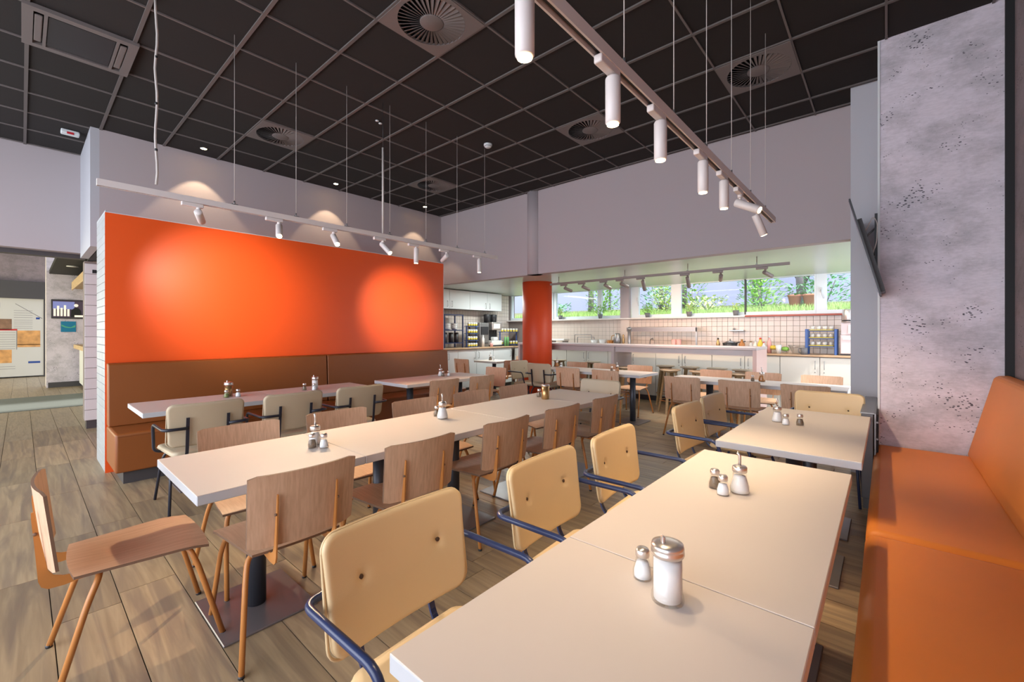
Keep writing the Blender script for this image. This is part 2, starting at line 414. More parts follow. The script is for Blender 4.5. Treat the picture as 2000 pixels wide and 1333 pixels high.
# ceiling ------------------------------------------------------------
ce = struct('ceiling', MB().box(-8.5, .9, -2.7, 6.0, H+.03, H+.12), 'black')
GX = [-.0-.6*k for k in range(-1, 15)]; GY = [.03+.6*k for k in range(-4, 10)]
DIFF = [(-2.7, 2.13), (-5.7, 2.13), (-2.7, 4.53), (-.9, 4.53), (-5.7, 4.53)]
AC = (-5.1, .33)
tile_me = MB().rbox(-.291, .291, -.291, .291, .0, .018, .004, 1).mesh('tile'); tile_me.materials.append(M['tile_ceiling'])
for p in tile_me.polygons: p.use_smooth = False
for gx in GX[:-1]:
    for gy in [GY[0]-.6]+GY:
        cx, cy = gx-.3, gy+.3
        if cy > 5.75 or any(abs(cx-a) < .1 and abs(cy-b) < .1 for a, b in DIFF+[AC]): continue
        if not (visible(cx, cy, .9) or cy < 0): continue
        if cx < -7.3 and cy > .6: continue
        inst(tile_me, 'tile', ce, (cx, cy, H+.004))
for gy in GY+[5.83]:
    MB().box(-8.45, .7, gy-.013, gy+.013, H-.008, H+.02).build('grid_bar', 'grid', ce)
for gx in GX:
    MB().box(gx-.008, gx+.008, -2.4, 5.89, H-.006, H+.02).build('grid_bar', 'grid_thin', ce)

# swirl diffusers ----------------------------------------------------
def make_diffuser():
    r = empty('ceiling_diffuser')
    n = 40; vs = []; fs = []
    for k in range(n):
        a = 2*PI*k/n; q = max(abs(math.cos(a)), abs(math.sin(a)))
        vs += [(.262*math.cos(a), .262*math.sin(a), 0), (.296*math.cos(a)/q, .296*math.sin(a)/q, 0), (.262*math.cos(a), .262*math.sin(a), .02), (.296*math.cos(a)/q, .296*math.sin(a)/q, .02)]
    for k in range(n):
        a = 4*k; b = 4*((k+1) % n); fs += [(a, a+1, b+1, b), (a+2, b+2, b+3, a+3), (a, b, b+2, a+2), (a+1, a+3, b+3, b+1)]
    MB().add(vs, fs).build('face_plate', 'diffuser', r)
    MB().lathe([(0, .03), (.262, .03)], 32).build('backing', 'black', r)
    MB().lathe([(0, -.003), (.085, -.002), (.094, .003), (.094, .012), (0, .012)], 28).build('hub', 'diffuser', r)
    bl = MB(); w0, w1 = .0065, .0140
    bl.add([(.095, w0, -.001), (.26, w1, -.001), (.26, -w1, .012), (.095, -w0, .008), (.095, w0, .001), (.26, w1, .001), (.26, -w1, .014), (.095, -w0, .010)],
           [(0, 1, 2, 3), (4, 7, 6, 5), (0, 4, 5, 1), (1, 5, 6, 2), (2, 6, 7, 3), (3, 7, 4, 0)])
    me = bl.mesh('blade'); me.materials.append(M['diffuser'])
    for k in range(38): inst(me, 'blade', r, (0, 0, 0), 2*PI*k/38)
    return r
d0 = make_diffuser()
dl = ['square swirl air diffuser tinted red, nearest above the camera', 'square swirl air diffuser above the orange wall', 'square swirl air diffuser in the middle of the black ceiling beside the track lamps',
      'square swirl air diffuser close to the white wall box on the right', 'smallest square swirl air diffuser, deep in the ceiling corner']
for i, (x, y) in enumerate(DIFF):
    o = d0 if i == 0 else copy_tree(d0)
    o.location = (x, y, H-.012); tag(o, dl[i], 'air diffuser', 'swirl diffusers in the ceiling')
# cassette unit
ac = empty('ceiling_cassette', (AC[0], AC[1], H-.03), 0, 'rectangular grey ceiling cassette unit with a dark centre panel', 'air conditioner')
f = MB()
for b in ((-.33, .33, -.33, -.27), (-.33, .33, .27, .33), (-.33, -.27, -.27, .27), (.27, .33, -.27, .27), (-.27, .27, -.215, -.195), (-.27, .27, .195, .215)): f.box(*b, 0, .03)
f.build('frame', 'diffuser', ac)
MB().box(-.25, .25, -.19, .19, .006, .02).build('centre_panel', 'dark', ac, label='dark centre panel')
for y in (-.243, .243): MB().rbox(-.22, .22, y-.022, y+.022, .002, .016, .006).build('louvre', 'diffuser', ac)
MB().box(-.3, .3, -.3, .3, .026, .04).build('housing', 'black', ac)

# walls ---------------------------------------------------------------
struct('wall_far', MB().box(-7.15, -.27, 5.89, 6.05, KZ, H+.03), 'wall')
struct('trim_1', MB().lathe([(.135, 0), (.135, H+.02-KZ)], 24, (-4.66, 5.95, KZ)), 'wall')
struct('wall_left', MB().box(-7.3, -7.15, .62, 6.0, 2.43, H+.03), 'wall')
struct('wall_return', MB().box(-8.44, -7.15, .54, .62, 2.43, H+.03), 'box_paint')
struct('wall_bulkhead', MB().box(-8.6, -8.44, -3.0, .62, 2.5, H+.03), 'wall')
struct('trim_2', MB().box(-8.75, -7.31, .63, 5.88, 2.435, 2.47), 'black')
struct('wall_white_box', MB().box(-.27, .75, 5.48, 6.05, 0, H+.03), 'box_paint')
pil = struct('wall_concrete_pillar', MB().box(-.045, .655, 4.75, 5.48, 0, H+.03), 'concrete')
MB().box(-.055, -.04, 4.742, 4.76, 0, H).build('corner_bead', 'white_paint', pil)
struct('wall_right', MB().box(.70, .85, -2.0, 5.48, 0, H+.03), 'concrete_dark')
struct('gap_shade_strip', MB().box(.655, .70, 4.72, 4.80, 0, H), 'black')  # black strip standing in for the shade in the gap beside the pillar
# orange partition
part = empty('wall_orange', (0, 0, 0), kind='structure')
MB().box(-6.56, -5.856, .565, 4.87, 0, 2.6).build('core', 'orange_wall', part)
MB().box(-5.856, -5.851, .547, 4.87, 0, 2.6).build('orange_face', 'orange_wall', part, label='orange painted face')
MB().box(-6.56, -5.856, .56, .5655, 0, 2.6).build('grout_face', 'grout', part)
MB().box(-6.56, -5.851, .547, 4.88, 2.6, 2.606).build('top_cap', 'white_paint', part)
MB().box(-5.87, -5.852, 4.87, 4.88, 0, 2.6).build('end_bead', 'white_paint', part)
tme = MB().rbox(-.116, .116, 0, .012, -.0385, .0385, .003, 1).mesh('tile'); tme.materials.append(M['brick_paint']); [setattr(p, 'use_smooth', False) for p in tme.polygons]
for j in range(33):
    for i in range(3): inst(tme, 'tile', part, (-5.975-.2365*i-(.0), .548, .04+.0795*j))
# tiled wall end by the corridor
tw = empty('wall_tiled', (0, 0, 0), kind='structure')
MB().box(-8.95, -8.72, .60, 3.0, .12, 2.43).build('core', 'grout', tw)
MB().box(-8.93, -8.73, .62, 3.0, 0, .12).build('kickboard', 'plinth', tw)
tme2 = MB().rbox(0, .012, -.298, .298, -.073, .073, .003, 1).mesh('tile'); tme2.materials.append(M['tile_white']); [setattr(p, 'use_smooth', False) for p in tme2.polygons]
for j in range(15):
    for i in range(2): inst(tme2, 'tile', tw, (-8.722, .90+.6*i, .195+.152*j))
MB().box(-8.712, -8.70, .68, .80, 2.26, 2.31).build('vent_slot', 'black', tw)
# corridor behind the bulkhead
struct('ceiling_corridor', MB().box(-15.8, -11.6, .46, 1.5, 2.86, 2.95), 'black')
struct('trim_4', MB().box(-8.75, -8.6, -3, .6, 2.44, 2.5), 'plinth')
struct('wall_corridor_header', MB().box(-20.3, -20.0, -6, .6, 2.95, 5.2), 'concrete_dark')
struct('trim_5', MB().box(-20.05, -19.8, -6, .6, 2.42, 2.95), 'plinth')
struct('wall_corridor_end', MB().box(-20.6, -20.1, -6, .8, 0, 2.42), 'plinth')
cp = struct('wall_corridor_pillar', MB().box(-16.5, -15.8, .41, 3.5, .0, 3.6), 'concrete')
MB().box(-15.8, -15.78, .44, 1.4, 0, .13).build('kickboard', 'plinth', cp)
struct('wall_corridor_side', MB().box(-15.8, -9.0, 1.55, 1.7, 0, 3.2), 'tile_white')
struct('ceiling_corridor_upper', MB().box(-21, -8.6, -6, 3.5, 5.2, 5.3), 'black')
struct('wall_corridor_left', MB().box(-21, -8.6, -5.3, -5.2, 0, 5.2), 'wall')
# kitchen shell
struct('wall_kitchen_left', MB().box(-8.3, -8.02, 5.0, 9.3, 0, KZ), 'grout')
struct('ceiling_kitchen', MB().box(-8.3, .3, 6.051, 9.3, KZ, KZ+.1), 'wall_kitchen_ceiling')
bw = struct('wall_kitchen_back', MB().box(-8.3, .3, 9.07, 9.3, 0, 1.70), 'grout')
# tiles
T = .098; tk = MB().rbox(-T/2+.002, T/2-.002, -.008, 0, -T/2+.002, T/2-.002, .002, 1).mesh('tile'); tk.materials.append(M['tile_kitchen'])
for p in tk.polygons: p.use_smooth = False
rest = MB(); cnt = 0
for i in range(64):
    for j in range(7):
        x = -.32-T*i; z = 1.07+T*(j)
        if z > 1.68: continue
        if cnt < 290: inst(tk, 'tile', bw, (x, 9.068, z)); cnt += 1
        else: rest.box(x-T/2+.002, x+T/2-.002, 9.06, 9.07, z-T/2+.002, z+T/2-.002)
rest.build('distant_tiles', 'tile_kitchen', bw, kind='stuff')
lt = MB()
for i in range(34):
    for j in range(14):
        y = 5.95+.092*i; z = 1.08+.098*j
        lt.box(-8.03, -8.012, y-.043, y+.043, z-.046, z+.046)
lt.build('distant_tiles', 'tile_kitchen', bpy.data.objects['wall_kitchen_left'], kind='stuff')
# kitchen pillar between the windows
kp = struct('wall_kitchen_pier', MB().box(-4.56, -4.35, 8.96, 9.07, 1.7, KZ), 'wall')
MB().box(-4.56, -4.35, 8.99, 9.06, 1.0, 1.7).build('tiled_part', 'tile_kitchen', kp)
# windows
def window(n, x0, x1, fr=.05, handle=None, mull=None):
    w = empty('window_%d' % n, kind='structure'); z0, z1 = 1.715, KZ; y0, y1 = 9.10, 9.17
    f = MB(); f.box(x0, x0+fr, y0, y1, z0, z1); f.box(x1-fr, x1, y0, y1, z0, z1); f.box(x0+fr, x1-fr, y0, y1, z0, z0+.07); f.box(x0+fr, x1-fr, y0, y1, z1-.012, z1)
    f.build('window_frame', 'frame_white', w)
    if mull: MB().box(mull-.012, mull+.012, y0-.01, y1, z0+.02, z1).build('mullion', 'dark', w)
    MB().box(x0+fr, x1-fr, y0+.03, y0+.036, z0+.07, z1-.012).build('pane', 'glass', w)
    if handle:
        h = MB(); h.tube(bend([(handle, y0-.03, 2.13), (handle+.01, y0-.05, 2.08), (handle+.04, y0-.05, 1.98)], .02), .009, 8); h.box(handle-.015, handle+.015, y0-.03, y0, 2.09, 2.17)
        h.build('window_handle', 'white_paint', w)
window(1, -8.0, -6.52, .06); window(2, -6.50, -5.15, .07); window(3, -5.15, -4.50, .03)
window(4, -4.36, -3.27, .18, handle=-4.2); window(5, -3.27, -.922, .025, mull=-2.03); window(6, -.92, .0, .15, handle=-.85)
si = struct('trim_6', MB().rbox(-8.0, -2.0, 8.93, 9.10, 1.685, 1.715, .005), 'sill')
struct('trim_7', MB().rbox(-2.0, -.3, 8.93, 9.10, 1.685, 1.715, .005), 'sill_red')
# outside
def gz(y): return 1.74+(y-9.4)*.105
struct('ground_outside', MB().prism([(9.31, 1.2), (13.6, 1.2), (13.6, gz(13.6)), (9.31, gz(9.31))], 'x', -16, 8), 'ground')
gw = struct('wall_garden', MB().box(-16, 8, 13.4, 13.7, 1.2, 4.6), 'gardenwall')
for i, x in enumerate((-9.9, -7.2, -4.9, -2.6, -.3)):
    MB().box(x-.02, x+.02, 13.37, 13.41, 1.3, 4.6).build('panel_joint', 'plinth', gw)

# ================================================================== TRACK LIGHTS
lamp_me = {}
def make_head_parts():
    return (MB().lathe([(.0, -.085), (.019, -.085), (.027, -.078), (.0275, .08), (.024, .086), (0, .086)], 16).mesh('barrel'),
            MB().lathe([(0, -.0865), (.021, -.0865)], 16).mesh('lens'))
barrel_me, lens_me = make_head_parts()
barrel_me.materials.append(M['white_metal']); lens_me.materials.append(M['lens'])
lens_me2 = lens_me.copy(); lens_me2.materials.clear(); lens_me2.materials.append(M['lens_off'])
def lamp_head(tx, y, z, target, label, group, power, size=60, stem=.07, adx=0, on=True, axis='y', mm='white_metal', col=(1, .75, .48), spotoff=.1, blend=.6):
    """adapter hangs under the track at z (track underside); barrel pivot below"""
    t = empty('track_spotlight', (tx, y, z), 0, label, 'spotlight', group)
    a = MB()
    if axis == 'y': a.rbox(-.016, .016, -.11, .03, -.03, .0, .005)
    else: a.rbox(-.11, .03, -.016, .016, -.03, 0, .005)
    a.build('adapter', mm, t)
    tg = Vector(target)-Vector((tx, y, z-.03-stem))
    d = tg.normalized(); q = d.to_track_quat('-Z', 'Y')
    s = MB().tube([(0, 0, -.03), (0, 0, -.03-stem)], .008, 10); s.lathe([(.014, -.012), (.016, 0), (.014, .012)], 12, (0, 0, -.036)); s.build('stem', mm, t)
    c = Vector((0, 0, -.03-stem))+d*.055
    b = bpy.data.objects.new('barrel', barrel_me); C.objects.link(b); b.parent = t; b.location = c; b.rotation_mode = 'QUATERNION'; b.rotation_quaternion = q
    if mm != 'white_metal':
        b.data = barrel_dark
    l = bpy.data.objects.new('lens', lens_me if on else lens_me2); C.objects.link(l); l.parent = b
    if power:
        p = Vector((tx, y, z))+c+d*spotoff
        spot('spot_beam', p, p+d, power, col, size, blend)
    return t
barrel_dark = barrel_me.copy(); barrel_dark.materials.clear()
M['track_grey'] = mat('kitchen_track_metal', (.22, .17, .15), .4); barrel_dark.materials.append(M['track_grey'])

def track(name, x, y0, y1, z0, z1, label, rods, group, alongx=False, m='white_metal', ztop=H):
    t = empty(name, (0, 0, 0), 0, label, 'light track')
    def B(a0, a1, c0, c1, q0, q1): return MB().box(c0, c1, a0, a1, q0, q1) if not alongx else MB().box(a0, a1, c0, c1, q0, q1)
    w = .019
    r = MB()
    for c0, c1, q0, q1 in ((x-w, x+w, z0+.028, z1), (x-w, x-w+.007, z0, z0+.028), (x+w-.007, x+w, z0, z0+.028)):
        if alongx: r.box(y0, y1, c0, c1, q0, q1)
        else: r.box(c0, c1, y0, y1, q0, q1)
    for e0, e1 in ((y0-.004, y0), (y1, y1+.004)):
        if alongx: r.box(e0, e1, x-w, x+w, z0, z1)
        else: r.box(x-w, x+w, e0, e1, z0, z1)
    r.build('rail', m, t)
    B(y0, y1, x-.006, x+.006, z0+.012, z0+.028).build('conductor_strip', 'dark', t)
    for ry in rods:
        k = MB()
        p = (x, ry) if not alongx else (ry, x)
        MB().tube([(p[0], p[1], z1+.02), (p[0], p[1], ztop)], .0022 if not alongx else .006, 6).build('suspension_wire', 'cable' if not alongx else m, t)
        k.rbox(p[0]-.012, p[0]+.012, p[1]-.025, p[1]+.025, z1, z1+.010, .003); k.tube([(p[0], p[1], z1), (p[0], p[1], z1+.035)], .006, 8)
        k.build('hanger_clip', 'grey_metal', t)
    return t
XR = -.746
tr = track('track_rail', XR, .30, 4.33, 2.362, 2.408, 'white track rail over the right-hand tables, seen from below', [.55, 1.04, 1.498, 2.001, 2.484, 2.99, 3.50, 4.01], 'x')
XL = -4.04
tl = track('track_rail', XL, .34, 4.31, 2.405, 2.45, 'white track rail hanging before the orange wall', [1.154, 1.643, 2.128, 2.619, 3.103, 3.583, 4.07], 'x')
cab = MB(); pts = []
for k in range(17):
    z = 2.49+(H-2.49)*k/16; pts.append((XL+.006*math.sin(k*1.7), .652+.006*math.sin(k*1.1), z))
cab.tube(pts, .008, 8).build('power_cable', 'cable', tl, label='white power cable')
cc = MB()
for k in (3, 7, 11): cc.lathe([(.0095, -.008), (.0095, .008)], 8, (XL, .652, 2.49+(H-2.49)*k/16))
cc.build('cable_tie', 'dark', tl)
po = MB().tube([(XL, 2.535, 2.45), (XL, 2.535, 3.37)], .011, 10).build('feed_pole', 'cable', tl, label='grey metal pole')
MB().tube([(XL, 2.535, 3.37), (XL, 2.535, H)], .003, 6).build('pole_wire', 'dark', tl)
gR = 'spotlights on the right-hand track'; gL = 'spotlights on the left-hand track'
rl = [(.907, (XR, .907, 0), 'white cylinder spotlight pointing down, nearest the camera at the top'),
      (1.41, (XR, 1.41, 0), 'white cylinder spotlight pointing down, second from the camera on the right track'),
      (1.844, (XR, 1.844, 0), 'white cylinder spotlight pointing down, third from the camera on the right track'),
      (2.423, (XR, 2.423, 0), 'white cylinder spotlight pointing down, fourth from the camera on the right track'),
      (2.821, (XR, 2.821, 0), 'white cylinder spotlight pointing down, just before the two tilted ones'),
      (3.20, (XR+.75, 3.1, 1.85), 'white spotlight tilted sideways with its glowing lens facing the pillar'),
      (3.70, (XR+.48, 4.25, .75), 'white tilted spotlight at the far end of the right track')]
for i, (y, tg, lb) in enumerate(rl):
    lamp_head(XR, y, 2.365, tg, lb, gR, (15, 16, 19, 30, 36, 9, 34)[i], 74, .035 if i < 5 else .06, spotoff=.1, blend=.9)
ll = [(.91, (-5.85, 1.63, 1.85), 'white spotlight aimed back at the orange wall, nearest on the left track', 115, 62),
      (1.498, (-2.5, .95, .75), 'white spotlight glowing towards the camera, second on the left track', 70, 92),
      (1.996, (-2.2, 1.7, .75), 'white tilted glowing spotlight, third on the left track', 50, 80),
      (2.535, (-2.3, 2.9, .75), 'white tilted glowing spotlight below the grey pole', 50, 80),
      (2.965, (XL-.1, 3.0, 0), 'white spotlight pointing straight down before the orange wall end', 40, 66),
      (3.411, (-5.85, 3.95, 1.75), 'white spotlight aimed at the far end of the orange wall', 115, 52),
      (3.969, (XL, 3.97, 0), 'white spotlight pointing straight down at the far end of the left track', 40, 66)]
for y, tg, lb, pw, sz in ll:
    lamp_head(XL, y, 2.405, tg, lb, gL, pw, sz, .045, spotoff=.1, blend=1, col=(1, .84, .66) if 'wall' in lb and 'aimed' in lb else (1, .75, .48))
# kitchen track, fixed along x
tk_ = track('track_rail', 6.45, -4.68, -.93, 2.265, 2.30, 'brown-grey track rail along the kitchen ceiling', [-4.5, -3.2, -2.2, -1.3], 'x', True, 'track_grey', KZ)
kx = [(-4.348, .25), (-3.974, .2), (-3.546, .1), (-3.248, .25), (-2.889, 0), (-2.202, 0), (-1.746, -.2), (-1.199, .3)]
kl = ['nearest the red column', 'second from the red column', 'third from the red column', 'fourth from the red column', 'hanging straight near the window pier', 'hanging straight in the middle of the kitchen track', 'tilted left near the right end of the kitchen track', 'tilted right at the right end of the kitchen track']
for (x, dx), lb in zip(kx, kl):
    lamp_head(x, 6.45, 2.265, (x+dx*4, 9.0, 1.35) if dx else (x, 7.6, .0), 'small grey-brown kitchen spotlight '+lb, 'kitchen track spotlights', 19, 74, .05, on=False, axis='x', mm='track_grey', col=(1, .62, .38))
# recessed downlights, detectors
for i, (x, y) in enumerate([(-6.86, 1.6), (-6.85, 3.42), (-6.80, 5.2)]):
    t = empty('recessed_downlight', (x, y, H), 0, 'small recessed ceiling downlight grazing the grey wall, '+['nearest the camera', 'the middle one', 'nearest the ceiling corner'][i], 'downlight', 'recessed downlights by the left wall')
    MB().lathe([(.036, -.004), (.045, -.004), (.045, .004), (.036, .004), (.036, -.004)], 20).build('ring', 'dark', t)
    MB().lathe([(0, -.003), (.035, -.003)], 16).build('lens', 'lens', t)
    spot('downlight_beam', (x, y, H-.02), (x-.12, y, 2), 22, (1, .74, .46), 74, .25, .01)
t = empty('smoke_detector', (-3.913, 4.003, H), 0, 'round white smoke detector on the black ceiling', 'smoke detector')
MB().lathe([(.055, 0), (.055, -.018), (.045, -.022), (.045, -.034), (.03, -.045), (0, -.047)], 20).build('housing', 'white_paint', t); MB().lathe([(.046, -.024), (.0475, -.03), (.046, -.033)], 20).build('vent_ring', 'grey_metal', t)
t = empty('alarm_sounder', (-7.485, .391, H), 0, 'white wall-side ceiling sensor with a red dot', 'sensor')
MB().rbox(-.05, .05, -.08, .08, -.05, 0, .012).build('housing', 'white_paint', t); MB().box(.048, .055, -.03, .03, -.055, -.03).build('indicator', 'red_led', t, label='red indicator')
t = empty('ceiling_sensor', (-4.469, 2.77, H), 0, 'pair of tiny white ceiling sensors', 'sensor')
for dx, dy in ((0, 0), (.03, -.06)): MB().lathe([(.02, 0), (.02, -.006), (0, -.01)], 12, (dx, dy, 0)).build('disc', 'white_paint', t)
t = empty('corridor_downlight', (-13.6, .75, 2.86), 0, 'small white downlight in the dark corridor ceiling', 'downlight'); MB().lathe([(0, -.012), (.10, -.012), (.10, 0)], 16).build('lens', 'ceramic', t)

# ================================================================== BENCHES
def bench_left():
    b = empty('banquette_bench', (0, 0, 0), 0, 'long rust-brown upholstered bench along the orange wall', 'bench')
    for i, (y0, y1) in enumerate(((.556, 2.735), (2.745, 4.87))):
        MB().rbox(-5.845, -5.25, y0, y1, .115, .475, .022, 3).build('seat', 'brown_leather', b)
        MB().prism([(-5.845, .476), (-5.70, .476), (-5.735, 1.08), (-5.75, 1.092), (-5.845, 1.095)], 'y', y0+.002, y1-.002).build('backrest', 'brown_leather', b)
    MB().box(-5.84, -5.31, .62, 4.82, 0, .113).build('plinth', 'plinth', b, label='dark plinth')
    MB().box(-5.256, -5.249, .575, 4.85, .443, .446).build('seam', 'seam', b)
bench_left()
for o in [o for o in C.objects if o.name.startswith('backrest')]:
    md = o.modifiers.new('bevel', 'BEVEL'); md.width = .018; md.segments = 3; md.limit_method = 'ANGLE'
def bench_right():
    b = empty('banquette_bench', (0, 0, 0), 0, 'bright orange upholstered bench at the right beside the concrete pillar', 'bench')
    for y0, y1 in ((-.9, 1.0), (1.006, 2.626), (2.634, 4.735)):
        MB().rbox(-.075, .56, y0, y1, .10, .47, .045, 4).build('seat', 'orange_leather', b)
    for y0, y1 in ((-.9, 1.0), (1.006, 4.735),):
        o = MB().prism([(.46, .462), (.595, 1.06), (.61, 1.085), (.69, 1.09), (.69, .462)], 'y', y0, y1).build('backrest', 'orange_leather', b)
        md = o.modifiers.new('bevel', 'BEVEL'); md.width = .025; md.segments = 3; md.limit_method = 'ANGLE'
    MB().box(.02, .56, -.9, 4.70, 0, .10).build('plinth', 'plinth', b)
bench_right()

# ================================================================== TABLES
def table(x0, x1, y0, y1, label, posts, th=.042, ax='y', z=.75, group=None, pw=.24, pl=.21):
    cx, cy = (x0+x1)/2, (y0+y1)/2
    t = empty('dining_table', (cx, cy, 0), 0, label, 'table', group)
    g = .0012
    MB().rbox(x0-cx+g, x1-cx-g, y0-cy+g, y1-cy-g, z-th, z-.0015, .003, 1).build('edge_band', 'edge', t)
    MB().rbox(x0-cx+.002, x1-cx-.002, y0-cy+.002, y1-cy-.002, z-.004, z, .0015, 1).build('tabletop', 'top', t)
    for px, py in posts:
        dx, dy = px-cx, py-cy
        MB().lathe([(.045, .012), (.045, z-th-.006)], 20, (dx, dy, 0)).build('post', 'steel_dark', t)
        MB().rbox(dx-pw, dx+pw, dy-pl, dy+pl, 0, .011, .003, 1).build('base_plate', 'plate', t)
        s = MB(); s.box(dx-.22, dx+.22, dy-.02, dy+.02, z-th-.008, z-th); s.box(dx-.02, dx+.02, dy-.22, dy+.22, z-th-.008, z-th); s.build('top_bracket', 'steel_dark', t)
    return t
mx = (-2.835, -2.075)
table(*mx, .46, 1.2, 'square-ish white table section at the near left end of the middle row', [(-2.455, .80)])
table(*mx, 1.2, 2.42, 'long white table section, second from the near end of the middle row', [(-2.455, 1.52), (-2.455, 2.14)])
table(*mx, 2.42, 3.385, 'white table section, third from the near end of the middle row', [(-2.455, 2.86)])
table(*mx, 3.385, 4.08, 'white table section at the far end of the middle row, in cool light', [(-2.455, 3.72)])
table(-.77, -.118, .495, 1.16, 'white table section nearest the camera at the lower right', [(-.445, .83)], pl=.2, pw=.235)
table(-.77, -.118, 1.16, 2.52, 'large white table section beside the orange bench with a shaker set', [(-.445, 1.50), (-.445, 2.13)], pl=.22, pw=.235)
table(-.785, -.09, 2.78, 4.31, 'white table at the right, in front of the concrete pillar', [(-.43, 3.15), (-.43, 3.86)], pl=.22, pw=.235)
table(-5.24, -4.51, .64, 1.72, 'white table by the left bench, nearest its open end', [(-4.87, 1.12)])
table(-5.24, -4.51, 1.72, 2.80, 'white table by the left bench, second from its open end', [(-4.87, 2.2)])
table(-5.2, -4.45, 3.13, 4.66, 'white table by the left bench, the one farthest along it', [(-4.8, 3.42), (-4.8, 4.3)])
table(-4.72, -2.78, 6.08, 6.78, 'white table nearest the red column', [(-2.99, 6.30), (-4.35, 6.4)], pw=.2, pl=.22)
table(-2.36, -.32, 5.98, 6.62, 'white table before the bar counter, next to the white wall box', [(-1.85, 6.3), (-.75, 6.3)], pw=.2, pl=.22)
table(-7.1, -6.38, 6.8, 7.42, 'small grey-white table in front of the left kitchen cabinets', [(-6.74, 7.1)])

# ================================================================== CHAIRS
def make_wood_chair():
    r = empty('wooden_chair')
    # seat: slightly dished trapezoid sheet
    nu, nv = 12, 8; vs = []; fs = []
    for s_ in (0, 1):
        for j in range(nv+1):
            v = j/nv; y = -.215+.43*v
            w = .385+(.46-.385)*min(1, v*1.3)
            for i in range(nu+1):
                u = -1+2*i/nu; x = u*w/2
                yy = y+(-.014*(1-u*u) if j == 0 else .014*(1-u*u) if j == nv else 0)
                z = .457-.012*(1-u*u)*math.sin(PI*min(1, v*1.05)) - (.016*max(0, v-.82)/.18)
                vs.append((x, yy, z-(.011 if s_ else 0)))
    n = nu+1; Nn = n*(nv+1)
    top = []; side = []
    for j in range(nv):
        for i in range(nu):
            a = j*n+i; top += [(a, a+1, a+n+1, a+n), (Nn+a, Nn+a+n, Nn+a+n+1, Nn+a+1)]
    for i in range(nu): side += [(i, Nn+i, Nn+i+1, i+1), (nv*n+i, nv*n+i+1, Nn+nv*n+i+1, Nn+nv*n+i)]
    for j in range(nv): side += [(j*n, (j+1)*n, Nn+(j+1)*n, Nn+j*n), (j*n+n-1, Nn+j*n+n-1, Nn+(j+1)*n+n-1, (j+1)*n+n-1)]
    def two_mat(name, vs, top, side, m1, m2):
        me = bpy.data.meshes.new(name); me.from_pydata(vs, [], top+side); me.materials.append(M[m1]); me.materials.append(M[m2])
        me.polygons.foreach_set('use_smooth', [True]*len(top)+[False]*len(side))
        for k in range(len(top), len(top)+len(side)): me.polygons[k].material_index = 1
        try: me.set_sharp_from_angle(angle=R(40))
        except Exception: pass
        me.update(); o = bpy.data.objects.new(name, me); C.objects.link(o); o.parent = r; return o
    two_mat('seat', vs, top, side, 'oak_seat', 'oak_edge')
    # backrest: curved sheet
    vs = []; nu, nv = 14, 7; hh = .315
    T_ = Matrix.Translation((0, -.284, .497)) @ Matrix.Rotation(R(6.2), 4, 'X')
    for s_ in (0, 1):
        for j in range(nv+1):
            v = j/nv; z = hh*v; w = .455+.012*v
            for i in range(nu+1):
                u = -1+2*i/nu; x = u*w/2
                zz = z - (.010 if (abs(u) == 1 and j in (0, nv)) and j == nv else 0)+(.010 if abs(u) == 1 and j == 0 else 0)
                y = .031*u*u-(.010 if s_ else 0)
                vs.append(tuple(T_ @ Vector((x, y, zz))))
    n = nu+1; Nn = n*(nv+1); top = []; side = []
    for j in range(nv):
        for i in range(nu):
            a = j*n+i; top += [(a, a+1, a+n+1, a+n), (Nn+a, Nn+a+n, Nn+a+n+1, Nn+a+1)]
    for i in range(nu): side += [(i, Nn+i, Nn+i+1, i+1), (nv*n+i, nv*n+i+1, Nn+nv*n+i+1, Nn+nv*n+i)]
    for j in range(nv): side += [(j*n, (j+1)*n, Nn+(j+1)*n, Nn+j*n), (j*n+n-1, Nn+j*n+n-1, Nn+(j+1)*n+n-1, (j+1)*n+n-1)]
    two_mat('backrest', vs, top, side, 'oak', 'oak_edge')
    prof = [(-.10, .444), (-.10, .425), (-.16, .422), (-.24, .414), (-.282, .416), (-.300, .430), (-.308, .455), (-.318, .60), (-.326, .70), (-.326, .722),
            (-.318, .725), (-.309, .66), (-.287, .52), (-.283, .49), (-.268, .465), (-.24, .452), (-.19, .446), (-.16, .444)]
    for s_ in (-1, 1):
        bm_ = MB().prism(prof, 'x', s_*.128-.003, s_*.128+.003); bk = bm_.build('back_bracket', 'copper', r)
        MB().lathe([(.006, -.001), (.006, .008), (0, .008)], 8, mtx=Matrix.Translation((s_*.131, -.316, .64)) @ Matrix.Rotation(R(90*s_), 4, 'Y')).build('screw', 'oak_edge', bk)
    for s_ in (-1, 1):
        for k, (y0, xf, yf, bulge) in (('f', (.12, .225, .27, 0)), ('b', (-.14, .25, -.275, 0))):
            p = bend([(s_*.06, y0, .433), (s_*.185, y0+(.03 if k == 'f' else -.0), .433), (s_*.205, y0+(.06 if k == 'f' else -.035), .35), (s_*xf, yf, .006)], .055, 4)
            lg = MB().tube(p, .0115, 8).build('leg', 'copper', r)
            MB().lathe([(.0125, 0), (.0125, .012), (0, .012)], 8, (s_*xf, yf, 0)).build('foot_glide', 'dark', lg)
    MB().tube([(-.06, .12, .433), (.06, .12, .433)], .0115, 8).tube([(-.06, -.14, .433), (.06, -.14, .433)], .0115, 8).build('under_frame', 'copper', r)
    return r
